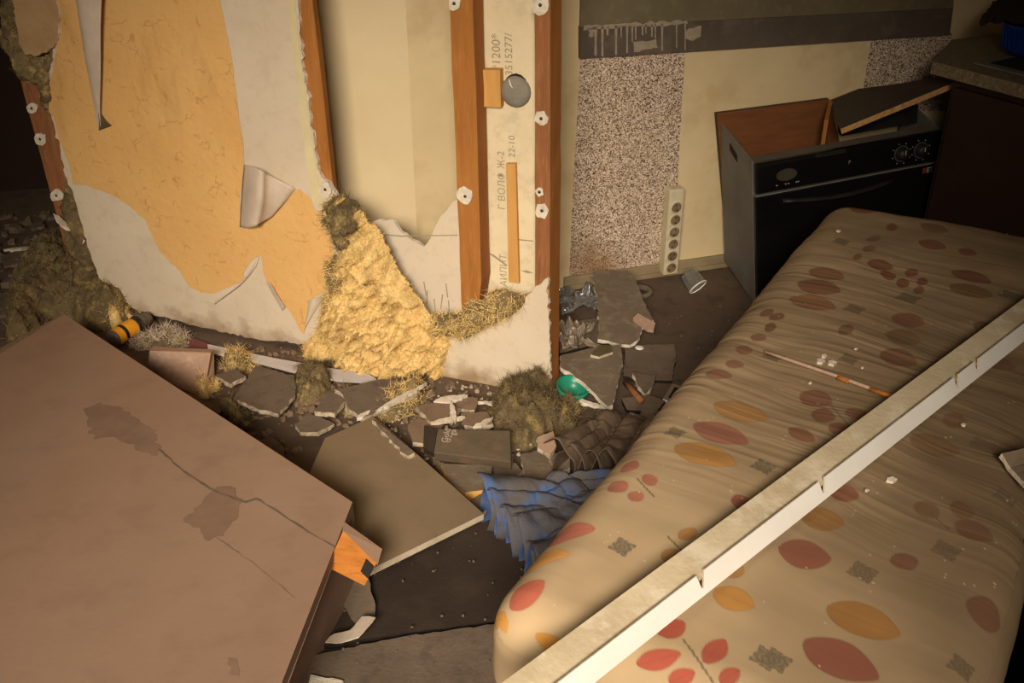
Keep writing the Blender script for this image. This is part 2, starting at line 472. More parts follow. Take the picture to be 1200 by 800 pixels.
def relief(name, px, pl, depth, m, parent=None, step=0.006, round_w=0.06, noise=(), seed=0, ridge=None, edge_noise=0.012, hfun=None, back=0.0):
    """a solid lump standing on plane pl over the outline px; height from distance to the outline plus noise"""
    P2 = np.array([pl.uv(pl.px(x, y)) for x, y in px])
    lo = P2.min(0) - 0.03; hi = P2.max(0) + 0.03
    nx = int((hi[0] - lo[0]) / step) + 2; ny = int((hi[1] - lo[1]) / step) + 2
    X, Y = np.meshgrid(lo[0] + np.arange(nx) * step, lo[1] + np.arange(ny) * step, indexing='ij')
    Q = np.stack([X, Y, np.full_like(X, seed * 3.7)], -1)
    Xn = X + edge_noise * fbm(Q, 28, 3, seed + 1); Yn = Y + edge_noise * fbm(Q, 28, 3, seed + 2)
    ins = in_poly(Xn, Yn, P2); d = edge_dist(Xn, Yn, P2); d = np.where(ins, d, 0)
    t = np.clip(d / round_w, 0, 1); env = np.sqrt(1 - (1 - t) ** 2)
    H = depth * env
    for sc, am in noise: H = H + env ** 0.6 * am * fbm(Q, sc, 4, seed + 5)
    if ridge:
        ang, sc, am = ridge; c, s = math.cos(ang), math.sin(ang)
        wob = 0.35 * fbm(Q, sc * 0.35, 3, seed + 9)
        for kk in (1.0, 2.3):
            ph = (X * c + Y * s) * sc * kk + wob * 6 * kk
            H = H + env ** 0.5 * am / kk * (2 * np.abs(np.sin(ph)) - 1)
    if hfun is not None: H = H + env * hfun(X, Y)
    H = np.where(ins, np.maximum(H, 0.001), 0)
    idx = -np.ones(X.shape, int); cells = []
    cellin = ins[:-1, :-1] | ins[1:, :-1] | ins[:-1, 1:] | ins[1:, 1:]
    used = np.zeros(X.shape, bool)
    used[:-1, :-1] |= cellin; used[1:, :-1] |= cellin; used[:-1, 1:] |= cellin; used[1:, 1:] |= cellin
    idx[used] = np.arange(used.sum())
    V = pl.o + X[used][:, None] * pl.u + Y[used][:, None] * pl.v + (H[used] + back)[:, None] * pl.n
    i, j = np.nonzero(cellin)
    F = np.stack([idx[i, j], idx[i + 1, j], idx[i + 1, j + 1], idx[i, j + 1]], 1)
    o = raw(name, V, F.tolist(), m, parent, True)
    o['_pts'] = 0
    del o['_pts']
    return o, V, np.asarray(H[used])


def fibres(name, V, pl_n, m, parent, n=900, ln=0.03, seed=0, th=0.0007, lift=0.4):
    """loose strands growing out of a wool lump: thin triangular hairs"""
    rng = np.random.RandomState(seed); VV = []; FF = []
    pick = V[rng.randint(0, len(V), n)]
    for p in pick:
        d = nrm(rng.normal(size=3) + pl_n * lift); s = nrm(np.cross(d, rng.normal(size=3))); L = ln * rng.uniform(0.3, 1.2)
        b = rng.normal(size=3) * L * 0.35
        q0 = p - d * 0.004; q1 = p + d * L * 0.5 + b * 0.3; q2 = p + d * L + b
        k = len(VV)
        VV += [q0 - s * th, q0 + s * th, q1 + s * th * 0.8, q1 - s * th * 0.8, q2]
        FF += [(k, k + 1, k + 2, k + 3), (k + 3, k + 2, k + 4)]
    o = raw(name, VV, FF, m, parent)
    o['kind'] = 'stuff'
    return o


def curl(name, rows, pl, m, parent, nu=14, th=0.0012):
    """curved sheet through rows of (x, y, off) in photo pixels on plane pl: each row is a list of control points"""
    R = [np.array([pl.px(x, y, o) for x, y, o in r]) for r in rows]

    def cr(pts, t):
        n = len(pts); f = t * (n - 1); i = min(int(f), n - 2); f -= i
        p0 = pts[max(i - 1, 0)]; p1 = pts[i]; p2 = pts[i + 1]; p3 = pts[min(i + 2, n - 1)]
        return 0.5 * (2 * p1 + (p2 - p0) * f + (2 * p0 - 5 * p1 + 4 * p2 - p3) * f * f + (3 * p1 - p0 - 3 * p2 + p3) * f ** 3)
    G = np.array([[cr(r, k / (nu - 1)) for k in range(nu)] for r in R])          # rows x nu
    nv = 12
    G = np.array([[cr(G[:, k], q / (nv - 1)) for k in range(nu)] for q in range(nv)])
    V = G.reshape(-1, 3); F = [(a * nu + b, a * nu + b + 1, (a + 1) * nu + b + 1, (a + 1) * nu + b) for a in range(nv - 1) for b in range(nu - 1)]
    o = raw(name, V, F, m, parent, True)
    md = o.modifiers.new('thickness', 'SOLIDIFY'); md.thickness = th; md.offset = 0
    return o


def text(name, s, p, ex, ey, size, m, parent=None, bold=0.0):
    """flat printed lettering as mesh: origin p, baseline direction ex, up direction ey"""
    c = bpy.data.curves.new(name, 'FONT'); c.body = s; c.size = size; c.offset = bold; c.resolution_u = 3
    t = bpy.data.objects.new(name, c); COL.objects.link(t)
    dg = bpy.context.evaluated_depsgraph_get(); me = bpy.data.meshes.new_from_object(t.evaluated_get(dg))
    bpy.data.objects.remove(t); bpy.data.curves.remove(c)
    ex = nrm(ex); ey = nrm(ey - ex * np.dot(ex, ey)); ez = np.cross(ex, ey)
    M = Matrix([[ex[i], ey[i], ez[i], p[i]] for i in range(3)] + [[0, 0, 0, 1]])
    me.transform(M)
    me.name = name
    return put(name, me, m, parent)


# ================================================================== SETTING
fl = raw('floor', [(-4, -1.5, 0), (3.5, -1.5, 0), (3.5, 5, 0), (-4, 5, 0)], [(0, 1, 2, 3)], M_floor); tag(fl, 'mud covered dark brown floor', kind='structure')
ce = raw('ceiling', [(-4, -1.5, 2.6), (3.5, -1.5, 2.6), (3.5, 5, 2.6), (-4, 5, 2.6)], [(3, 2, 1, 0)], M_ceil); tag(ce, kind='structure')


def vwall(name, p, q, h, m, th=0.08, parent=None):
    """wall from p to q on the floor; thickness goes away from the camera"""
    p = A(p[0], p[1], 0); q = A(q[0], q[1], 0); d = nrm(q - p); n = A(d[1], -d[0], 0)
    if np.dot(CP * A(1, 1, 0) - p, n) < 0: n = -n
    o = obox(name, p - n * th, q - p, n * th, A(0, 0, h), m, parent)
    return tag(o, kind='structure')


kl = K.px(490, 300); kl[2] = 0                                # convex corner of the kitchen wall seen through the hole
kr = K.o + KD * 1.36
wb = vwall('wall_back', kl, kr, 2.6, M_cream)
vwall('wall_recess', kl, kl + A(-0.985, -0.17, 0) * 0.5, 2.6, M_cream_lit, .03)
wr = vwall('wall_right', kr, kr + A(0.53, -0.85, 0) * 3.4, 2.6, M_cream)
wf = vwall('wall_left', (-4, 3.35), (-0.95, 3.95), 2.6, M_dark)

obox('shade_wall', A(.47, -.55, 0), A(3.4, 0, 0), A(0, .1, 0), A(0, 0, 2.6), M_cream)['kind'] = 'structure'   # unseen wall added behind the camera to shade the right side

# --- things fixed to the kitchen wall (parts of it)
pslab('speckled_wallpaper', [(681, 60), (803, 55), (797, 160), (790, 300), (735, 327), (667, 335), (672, 220)], K, 0.003, M_speck, None, wb, off=0.003)
pslab('speckled_wallpaper', [(1022, 44), (1116, 38), (1116, 130), (1008, 130)], K, 0.003, M_speck, None, wb, off=0.003)
pslab('splash_board', [(683, -60), (1122, -60), (1117, 12), (680, 33)], K, 0.010, M_ledge, None, wb, off=0.010)
pslab('splash_band', [(680, 32), (1117, 10), (1113, 41), (680, 69)], K, 0.016, M_band, None, wb, off=0.016)
_rng = random.Random(3)
drips = [(698, 31, 66, 3), (706, 31, 67, 2.4), (722, 30, 65, 2.4), (735, 30, 63, 2), (741, 30, 50, 1.8), (753, 30, 42, 2), (764, 29, 44, 2), (776, 28, 60, 2),
         (745, 30, 47, 1.6), (757, 29, 40, 1.6), (693, 32, 44, 6), (712, 31, 42, 3), (768, 28, 46, 1.5), (793, 28, 57, 1.2), (803, 28, 60, 1.2), (728, 30, 44, 1.5)]
for x, y0, y1, wd in drips:
    pslab('paint_drip', [(x - wd * .7, y0), (x + wd * .7, y0), (x + wd * .35, y0 + (y1 - y0) * .6), (x + wd * .5, y1 - 2), (x, y1), (x - wd * .5, y1 - 2), (x - wd * .35, y0 + (y1 - y0) * .6)], K, 0.0015, M_drip, None, wb, off=0.0175)
pslab('paint_smear', [(684, 31), (740, 27), (805, 24), (806, 28), (780, 31), (742, 31), (684, 36)], K, 0.0015, M_drip, None, wb, torn=0.002, off=0.0175)
pslab('paint_smear', [(742, 49), (769, 46), (771, 56), (743, 61)], K, 0.001, M_drip, None, wb, torn=0.002, seed=2, off=0.017)
pslab('paint_smear', [(803, 37), (812, 33), (822, 30), (821, 43), (811, 48), (803, 45)], K, 0.001, M_drip, None, wb, torn=0.002, seed=3, off=0.017)
bb = K.px(660, 330); bb[2] = 0
o = obox('baseboard_back', bb, KD * 0.72, KN * 0.012, A(0, 0, 0.042), M_base, bev=0.003); tag(o, kind='structure')
o2 = obox('bead', bb + KN * 0.012, KD * 0.72, KN * 0.008, A(0, 0, 0.016), M_base, o, bev=0.003)

# ------------------------------------------------------------------ the torn partition
wp = empty('wall_partition'); tag(wp, 'torn plasterboard partition with orange wallpaper and bare wooden studs', kind='structure')
TH = 0.012
W2 = W.shift(-0.085)           # face of the rear boards
# left front plasterboard
pslab('front_gypsum_board', [(62, -40), (345, -40), (349, 0), (353, 60), (362, 130), (373, 200), (386, 214), (394, 228), (402, 250), (404, 330), (398, 410), (345, 402), (300, 397), (240, 384), (160, 363), (135, 350),
      (118, 330), (107, 300), (98, 270), (88, 235), (76, 205), (70, 170), (60, 135), (56, 100), (62, 60)], W, TH, M_gyp, M_core, wp, torn=0.0022, seed=1)
pslab('joint_tape', [(332, -40), (346, -40), (351, 60), (371, 200), (380, 245), (366, 236), (355, 160), (343, 60)], W, 0.001, M_tape, None, wp, off=0.0012)
wpaper = [(64, -40), (70, 30), (66, 58), (60, 90), (57, 130), (64, 142), (69, 165), (80, 190), (86, 216), (100, 217), (130, 228), (150, 240), (170, 258), (180, 280), (187, 295), (205, 312), (215, 326),
          (222, 336), (236, 343), (250, 344), (262, 339), (284, 330), (286, 318), (296, 304), (306, 299), (308, 318), (313, 331), (322, 342), (340, 366), (351, 386), (356, 392), (359, 380), (361, 360), (370, 348), (384, 339),
          (391, 312), (389, 280), (380, 262), (370, 246), (362, 230), (352, 222), (343, 222), (318, 255), (282, 268), (281, 230), (286, 195), (285, 170), (278, 120), (270, 60), (257, 0), (252, -40)]
pslab('wallpaper', wpaper, W, 0.0012, M_wallp, M_paper, wp, torn=0.0009, seed=4, off=0.0022)
# rolled flaps of wallpaper showing their grey back
curl('paper_flap', [[(286, 193, .003), (296, 195, .034), (307, 200, .052), (316, 205, .026), (346, 221, .004)],
                    [(283, 230, .003), (293, 231, .044), (305, 235, .060), (314, 237, .030), (333, 238, .008)],
                    [(281, 266, .003), (289, 267, .036), (300, 265, .048), (307, 261, .026), (319, 254, .007)]], W, M_paper, wp)
curl('paper_flap', [[(84, -40, .006), (91, -40, .028), (121, -40, .034)], [(93, 25, .005), (98, 25, .025), (118, 25, .030)], [(102, 80, .004), (106, 80, .018), (118, 80, .022)],
                    [(111, 125, .003), (114, 126, .012), (117, 126, .018)], [(115, 151, .002), (116, 150, .004), (118, 147, .008)]], W, M_paper, wp)
curl('paper_flap', [[(115, 132, .012), (118, 134, .014)], [(116, 142, .010), (124, 142, .012)], [(116, 153, .003), (131, 147, .004)]], W, M_insb, wp)
curl('paper_flap', [[(250, 357, .010), (252, 353, .014)], [(266, 345, .016), (269, 338, .012)], [(284, 331, .012), (287, 326, .004)], [(300, 312, .006), (304, 301, .003)]], W, M_paper, wp)
curl('paper_flap', [[(312, 330, .003), (317, 332, .012)], [(320, 345, .004), (325, 346, .014)], [(331, 364, .003), (334, 360, .010)]], W, M_paper, wp)
curl('paper_flap', [[(362, 352, .003), (369, 348, .012), (384, 340, .004)], [(360, 368, .003), (364, 364, .010), (372, 360, .002)], [(356, 390, .002), (357, 385, .006), (360, 380, .002)]], W, M_gyp, wp)
# left top fragment, left stud
pslab('beige_paper_fragment', [(14, -40), (66, -40), (69, 18), (68, 40), (62, 56), (46, 65), (30, 64), (22, 50), (18, 20)], W, 0.014, M_beige, M_core, wp, torn=0.002, seed=6, off=0.012)


def stud(px_l, px_r, m, depth=0.075, off=-TH, mside=None):
    L_ = [W.px(x, y, off) for x, y in px_l]; R_ = [W.px(x, y, off) for x, y in px_r]
    L_[0] = L_[0] + A(0, 0, RISE); R_[0] = R_[0] + A(0, 0, RISE)
    return slab('stud', L_ + R_[::-1], W.n, depth, m, mside or m, wp, torn=0.0006, step=0.06, seed=int(px_l[0][0]))


stud([(14, 40), (28, 110), (47, 180), (62, 235), (76, 290), (90, 345)], [(42, 40), (55, 110), (72, 180), (90, 235), (102, 290), (112, 345)], M_woodd)
stud([(338, -40), (347, 0), (352, 60), (362, 130), (370, 190), (380, 260), (395, 400)], [(358, -40), (366, 0), (373, 60), (381, 130), (390, 215), (396, 260), (410, 400)], M_wood, depth=0.02)
stud([(525, -40), (527, 0), (533, 150), (540, 330), (543, 402)], [(552, -40), (554, 0), (559, 150), (564, 330), (556, 402)], M_wood, depth=0.062)
stud([(625, -40), (626, 0), (627, 150), (627, 330), (630, 461)], [(645, -40), (645, 0), (645, 150), (644, 330), (644, 463)], M_woodd, depth=0.085, mside=M_woods)
# pale face of the last post: planed board on its end
# rear boards
pslab('rear_gypsum_board', [(405, 268), (440, 258), (460, 257), (470, 272), (482, 281), (497, 289), (504, 280), (512, 262), (520, 250), (531, 236), (540, 230), (575, 230), (575, 460), (400, 450)], W2, TH, M_gyp, M_core, wp, torn=0.0018, seed=8)
pslab('rear_gypsum_board', [(540, -40), (640, -40), (640, 420), (545, 420)], W2, TH, M_text, M_core, wp, off=0.001)
pslab('lower_gypsum_board', [(518, 458), (519, 425), (522, 398), (545, 388), (572, 380), (592, 368), (606, 352), (618, 346), (628, 335), (642, 325), (645, 466), (600, 464), (560, 462)], W, TH, M_gyp, M_core, wp, torn=0.002, seed=9, off=0.001)
# cracks, batten, offcut, knockout plug
pslab('batten', [(593, 192), (604, 192), (608, 332), (596, 330)], W2, 0.012, M_woodl, None, wp, off=0.014)
ob = pslab('wood_offcut', [(565, 82), (586, 82), (587, 126), (566, 125)], W2, 0.022, M_woodl, None, wp, off=0.024)
pslab('crack', [(571, 296), (578, 298), (594, 310), (594, 312), (577, 300)], W2, 0.0005, M_ink, None, wp, off=0.0018)
pslab('crack', [(608, 280), (625, 282), (625, 283), (608, 281.5)], W2, 0.0005, M_ink, None, wp, off=0.0018)
pslab('crack', [(610, 317), (618, 317), (625, 320), (618, 320)], W2, 0.0005, M_ink, None, wp, off=0.0018)
pslab('crack', [(447, 274), (470, 276), (536, 275), (536, 276), (470, 277.4), (447, 275)], W2, 0.0005, M_ink, None, wp, off=0.0008)
for cx, cy, a in ((500, 340, 0), (508, 350, 2), (518, 345, -2), (525, 352, 1), (496, 330, 3), (512, 362, -3), (522, 332, 2)):
    pslab('crack', [(cx, cy), (cx + 1.2, cy), (cx + 1 + a, cy + 16), (cx + a, cy + 17)], W2, 0.0005, M_ink, None, wp, off=0.0012)
pc = W2.px(605, 107)
kn = lathe('plug_putty', pc, W.n, [(0.0, 0.016), (0.018, 0.017), (0.033, 0.013), (0.037, 0.006), (0.038, -0.002)], M_knobg, wp, k=20)
pslab('plug_hole', [(604 + 15 * math.cos(k * .4), 104 + 18 * math.sin(k * .4)) for k in range(16)], W2, .0006, M_gap, None, wp, off=.0022)
tube('wire_end', [W2.px(597, 93, .02), W2.px(598, 99, .022), W2.px(601, 104, .019)], .0018, M_white, wp, k=6)
# screw heads buried in joint compound
for i, (x, y, r, off) in enumerate([(37, 127, 6, -TH), (47, 163, 7, -TH), (66, 229, 7, -TH), (532, 4, 8, -TH), (545, 230, 10, -TH), (633, 6, 10, -TH), (634, 139, 8, -TH), (635, 247, 9, -TH), (632, 225, 5, -TH), (95, 283, 4, 0), (636, 340, 6, -TH), (381, 222, 8, 0.001)]):
    rr = random.Random(i); P = []
    for k in range(11):
        a = 2 * math.pi * k / 11; q = r * rr.uniform(0.75, 1.15); P.append((x + q * math.cos(a), y + q * 1.15 * math.sin(a)))
    pt = pslab('compound_patch', P, W, 0.004, M_plas, None, wp, torn=0.0008, seed=i, off=off + 0.005, step=0.008)
    lathe('screw', W.px(x, y, off + 0.005), W.n, [(0.0, 0.002), (0.0032, 0.0018), (0.0042, 0.0)], M_screw, pt, k=10)
# printed lettering on the rear board (runs upward)
ue = nrm(W2.px(607, 60) - W2.px(610, 330)); le = -nrm(W2.px(620, 200) - W2.px(570, 200)); le = nrm(le - ue * np.dot(le, ue))
for s, x, y, sz in [('*1200*', 586.5, 83, 0.030), ('Г ВОЛФ Ж-2', 592, 246, 0.026), ('АИЛИТ', 594, 336, 0.026), ('22-10', 603.5, 185, 0.024), ('3515277/', 600.5, 89, 0.026)]:
    text('printed_letters', s, W2.px(x, y, 0.0022), ue, le, sz, M_ink, wp)
# wool between the boards
o, V, H = relief('wool_clump', [(0, -30), (16, -30), (22, 20), (26, 62), (45, 66), (62, 60), (58, 90), (60, 120), (52, 138), (42, 100), (26, 96), (14, 70), (0, 55)], W, 0.03, M_insg, wp, noise=((30, .012), (90, .006)), seed=3, back=-0.01)
fibres('fibres', V, W.n, M_insb, o, 250, 0.02, 3)
o, V, H = relief('wool_clump', [(74, 212), (88, 240), (96, 262), (106, 300), (112, 345), (96, 352), (80, 330), (78, 300), (74, 262), (70, 240)], W, 0.035, M_insb, wp, noise=((30, .012), (90, .006)), seed=5, back=-0.02)
fibres('fibres', V, W.n, M_insg, o, 200, 0.02, 4)

# ================================================================== INSULATION
pile, V, H = relief('insulation_heap', [(384, 236), (402, 232), (418, 240), (428, 258), (440, 268), (452, 290), (468, 318), (486, 345), (503, 368), (520, 375), (528, 400), (520, 425), (518, 446), (494, 441), (470, 444), (448, 440), (420, 437), (380, 440), (345, 433),
                    (352, 412), (366, 396), (384, 372), (398, 330), (402, 300), (408, 282), (394, 258)], W, 0.075, M_insy, None, step=0.0045, round_w=0.09, noise=((12, .055), (40, .030), (110, .012)), seed=11, edge_noise=0.008)
tag(pile, 'large heap of clean yellow glass wool spilling out of the torn partition', 'insulation')
fibres('fibres', V, W.n, M_insy, pile, 14000, 0.022, 11, th=0.0005, lift=.25)


def wool(px, pl, depth, m, label, seed, nf=500, rw=0.06, fm=None, noise=((16, .02), (50, .012), (120, .006)), group=None, ln=0.02, back=0.0):
    o, V, H = relief('insulation_chunk', px, pl, depth, m, None, step=0.005, round_w=rw, noise=noise, seed=seed, back=back)
    tag(o, label, 'insulation', group)
    fibres('fibres', V, pl.n, (m if fm is M_insy and m is M_insb else fm) or m, o, nf * 4, ln * 1.2, seed, th=0.0007, lift=.25)
    return o


wool([(383, 306), (398, 300), (412, 306), (415, 335), (408, 360), (394, 375), (380, 372), (384, 345), (392, 325)], W, 0.085, M_insg, 'grey brown wool tuft hanging against left side of the yellow heap', 21, fm=M_insy)
wool([(386, 240), (392, 228), (402, 230), (416, 244), (426, 262), (420, 282), (410, 284), (398, 262)], W, 0.09, M_insg, 'dark topped wool tuft at the peak of the yellow heap', 22, fm=M_insg)
wool([(508, 372), (530, 366), (552, 356), (572, 346), (600, 343), (616, 346), (612, 356), (600, 368), (588, 376), (570, 380), (550, 388), (530, 392), (514, 388)], W, 0.04, M_insg, 'dirty roll of wool lying along the broken edge of lower white plasterboard', 23, rw=0.035, fm=M_insy)
wool([(14, 352), (22, 330), (45, 305), (75, 290), (100, 296), (112, 318), (125, 338), (152, 352), (163, 370), (150, 380), (128, 386), (108, 388), (84, 376), (60, 372), (35, 395), (10, 400)], FLOOR, 0.12, M_insb, 'wide low mound of muddy wool at the left foot of the partition', 24, 1500, rw=0.14, fm=M_insg)
wool([(118, 372), (128, 358), (148, 356), (160, 364), (156, 376), (140, 384), (126, 386)], FLOOR, 0.10, M_insy, 'pale yellow wool tuft beside the small can', 25, 400)
wool([(570, 500), (580, 474), (596, 460), (622, 463), (646, 468), (656, 482), (655, 505), (640, 522), (612, 528), (590, 520)], FLOOR, 0.085, M_insb, 'square chunk of brown yellow wool in front of the post', 26, 1200, rw=0.05, fm=M_insy, noise=((16, .018), (40, .014), (120, .006)))
wool([(656, 486), (661, 474), (668, 472), (675, 482), (674, 498), (682, 514), (680, 530), (664, 528), (656, 510)], FLOOR, 0.05, M_insb, 'upright curl of brown wool right of the square wool chunk', 27, 300, rw=0.03, fm=M_insg)
wool([(345, 462), (350, 440), (372, 436), (390, 446), (384, 462), (366, 474), (352, 478)], FLOOR, 0.05, M_insg, 'dirty wool lump under the end of white plastic strip', 28, 300)
wool([(262, 424), (275, 418), (296, 424), (300, 436), (286, 442), (268, 438)], FLOOR, 0.04, M_insg, 'small frayed wool scrap under the white strip notch', 29, 250, rw=0.03, fm=M_insy)
wool([(228, 460), (234, 448), (250, 448), (254, 458), (246, 465), (234, 466)], FLOOR, 0.04, M_insy, 'small yellow wool scrap beside pinkish block', 30, 200, rw=0.03)
wool([(260, 486), (272, 481), (294, 488), (298, 500), (286, 506), (266, 500)], FLOOR, 0.035, M_insg, 'flat wool scrap beside the big cabinet panel edge', 31, 150, rw=0.03)
wool([(438, 488), (446, 474), (470, 466), (492, 452), (500, 462), (484, 478), (462, 494), (446, 500)], FLOOR, 0.05, M_insg, 'long wool scrap in rubble above the grey tilted board', 32, 400, rw=0.03, fm=M_insy)
wool([(395, 476), (404, 462), (414, 466), (416, 482), (404, 490)], FLOOR, 0.04, M_insg, 'round wool lump beside dark slab pieces', 33, 150, rw=0.03)
wool([(152, 404), (170, 396), (196, 394), (220, 398), (222, 406), (196, 409), (166, 410)], FLOOR, 0.03, M_insg, 'rope like twist of grey wool behind pinkish block', 34, 500, rw=0.02, fm=M_paper)

# ================================================================== OVEN AND KITCHEN SIDE
FLB = atz(885, 358, 0.0); FLT = atz(881, 190, 0.455); FRT = atz(1103, 150, 0.492); BLT = atz(843, 143, 0.497)
wv = FRT - FLT; dv = BLT - FLT; hv = FLT - FLB
fn = nrm(np.cross(wv, hv)); fn = fn if np.dot(CP - FLT, fn) > 0 else -fn       # front normal
hvn = nrm(hv)
oven = empty('built_in_oven'); tag(oven, 'black built-in oven with two knobs standing tilted by the kitchen wall', 'oven')
BH = 0.095                                                                       # control panel height
o0 = FLB + dv * 0.06
slab('side_panel', [FLB, FLT, FLT + dv, FLB + dv], np.cross(hv, dv) if np.dot(np.cross(hv, dv), CP - FLB) > 0 else -np.cross(hv, dv), 0.006, M_metal, None, oven)
q = FLT + dv * 0.45 - hvn * 0.035
sl = slab('slot', [q + dv * .0 - hvn * .0, q + dv * .22 + hvn * .010, q + dv * .22 - hvn * .012, q - hvn * .022], fn * 0 + (np.cross(hv, dv) if np.dot(np.cross(hv, dv), CP - FLB) > 0 else -np.cross(hv, dv)), 0.002, M_gap, None, oven)
wn = nrm(wv)
sl.location = -wn * 0.0015
hexa('body', [FLB + wn * .006 + dv * .05, FLB + wv * .99 + dv * .05, FLB + wv * .99 + dv * .80, FLB + wn * .006 + dv * .80,
              FLT + wn * .006 + dv * .05 - hvn * .20, FLT + wv * .99 + dv * .05 - hvn * .20, FLT + wv * .99 + dv * .80 - hvn * .20, FLT + wn * .006 + dv * .80 - hvn * .20], M_metal, oven)
# deck: thin strip of dusty metal behind the control panel
obox('top_deck', FLT + wn * .008 - hvn * .03, wv * 0.97, dv * .16, hvn * .022, M_deck, oven)
obox('right_panel', FLB + wv * .985, wv * .012, dv * .9, hv, M_metal, oven)
obox('back_rail', FLT + wv * .55 + dv * .42 - hvn * .03, wv * 0.42, dv * .10, hvn * .055, M_blackm, oven)
fp = FLT - hvn * BH
obox('control_panel', fp + fn * .0, wv, fn * .022, hvn * BH, M_black, oven, bev=0.012, seg=3)
obox('door', FLB + fn * .0 + hvn * 0.004, wv * .995, fn * .018, hvn * (np.linalg.norm(hv) - BH - 0.012), M_black, oven, bev=0.004)
obox('trim_line', fp - hvn * .006, wv, fn * .019, hvn * .003, M_metal, oven)
# bowed handle
hp = []
for k in range(13):
    t = k / 12; hp.append(fp - hvn * (.030 + 0.010 * math.sin(math.pi * t)) + wv * (.13 + .60 * t) + fn * (.024 + .022 * math.sin(math.pi * t)))
tube('handle', hp, 0.010, M_blackm, oven, k=10, flat=0.7)
for k, t in enumerate((0.76, 0.865)):
    kc = fp + hvn * .046 + wv * t + fn * .022
    kb_ = lathe('knob', kc, fn, [(0.0, .020), (.013, .020), (.017, .014), (.020, .002), (.021, 0)], M_blackm, oven, k=20)
    lathe('dial_ring', kc + fn * .001, fn, [(.021, 0), (.0245, .0008), (.0255, 0)], M_knob, kb_, k=24)
    obox('pointer', kc + fn * .020 - wn * .0015, wn * .003, fn * .001, hvn * .014, M_inkw, kb_)
    for a in range(8):
        an = 2 * math.pi * a / 8 + .3; c = kc + (wn * math.cos(an) + hvn * math.sin(an)) * .032
        obox('dial_mark', c - wn * .0015 - hvn * .0015, wn * .003, fn * .0008, hvn * .003, M_inkw, oven)
dp = [fp + hvn * .047 + wv * .155 + fn * .0225 + wn * .034 * math.cos(2 * math.pi * a / 20) + hvn * .018 * math.sin(2 * math.pi * a / 20) for a in range(20)]
slab('display_window', dp, fn, .002, mat('smoked window', (64, 58, 46), (54, 48, 38), 9, rough=0.35), None, oven)
for a in (.10, .145, .16, .20, .21):
    obox('button_mark', fp + hvn * .018 + wv * a + fn * .0224, wn * .005, fn * .0006, hvn * .003, M_inkw, oven)
text('printed_mark', 'P', fp + hvn * .045 + wv * .475 + fn * .0226, wn, hvn, .014, M_inkw, oven)
text('printed_letters', 'VEGGGGBOSS', fp + hvn * .0815 + wv * .30 + fn * .0226, wn, hvn, .016, M_knob, oven)
lb = fp - hvn * .030 + wv * .885 + fn * .019
text('logo_letters', 'B', lb, wn, hvn, .022, M_inkr, oven, bold=.0006); text('logo_letters', 'ET', lb + wn * .014, wn, hvn, .022, M_inkw, oven, bold=.0006)

# broken cabinet remains behind the oven
KB = Plane(K.o + KN * 0.030, KN)
bc = empty('broken_cabinet'); tag(bc, 'open remains of an orange brown cabinet box behind the oven', 'cabinet')
pslab('back_panel', [(840, 133), (972, 116), (992, 200), (850, 250)], K, 0.016, M_woodb, M_lid, bc, off=0.028)
dvp = K.px(971, 118, 0.045); dvq = FLT + wv * .455 + dv * .42 + hvn * .03
slab('divider', [dvp, dvq, dvq - A(0, 0, .16), dvp - A(0, 0, .2)], np.cross(dvq - dvp, A(0, 0, 1)), 0.012, M_wood, None, bc)
# loose board with raw chipboard edge
L0 = atz(985, 155, 0.535); R0 = atz(1137, 93, 0.66); B0 = K.px(1006, 104, 0.03)
lp = plane3(L0, R0, B0)
lb_ = pslab('loose_board', [(985, 151), (1137, 89), (1118, 86), (1060, 97), (1006, 104), (973, 117)], lp, 0.016, M_lid, M_chip, None)
tag(lb_, 'dark dusty board with a raw chipboard edge propped on the oven', 'board')

# socket strip on the wall
ss = empty('socket_strip'); tag(ss, 'ivory six-outlet socket strip fixed upright at the kitchen skirting', 'socket')
a0 = K.px(767, 316, 0.0); a1 = K.px(790, 314, 0); vt = K.px(776, 218, 0) - K.px(776, 316, 0)
vt = A(0, 0, np.linalg.norm(vt)); hw = KD * 0.052
sb = K.px(771, 317, 0.0)
obox('housing', sb, hw, KN * 0.042, vt, M_sock, ss, bev=0.007, seg=3)
for k in range(6):
    c = sb + hw * .5 + KN * .042 + vt * (0.085 + 0.142 * k)
    sk = lathe('socket', c, KN, [(.0205, -.0005), (.0205, .003), (.0175, .003), (.0165, -.010), (0, -.010)], M_sock, ss, k=22, idx=None)
    lathe('socket_well', c, KN, [(.0168, .0012), (0, .0012)], M_sockd, sk, k=20)
    for s in (-1, 1):
        an = 0.6 + k * .25; lathe('pin_hole', c + (KD * math.cos(an) + A(0, 0, 1) * math.sin(an)) * .009 * s + KN * .0018, KN, [(.003, 0), (0, .0004)], M_hole, sk, k=8)

# right hand kitchen unit
ku = empty('kitchen_base_unit'); tag(ku, 'dark brown kitchen base unit at the right edge under speckled worktop', 'cabinet')
C1 = atz(1093, 72, 0.72); f1 = nrm(A(0.53, -0.85, 0)); e1 = nrm(A(0.85, 0.53, 0)); back1 = nrm(A(0.50, 0.86, 0))
o = C1 * A(1, 1, 0) + f1 * .05 + e1 * .04
obox('carcass', o, f1 * 1.1, e1 * .50, A(0, 0, .685), M_cab, ku)
obox('door', o + f1 * .02 - e1 * .018, f1 * .40, e1 * .016, A(0, 0, .66), M_cab, ku, bev=.002)
obox('door', o + f1 * .43 - e1 * .018, f1 * .40, e1 * .016, A(0, 0, .66), M_cab, ku, bev=.002)
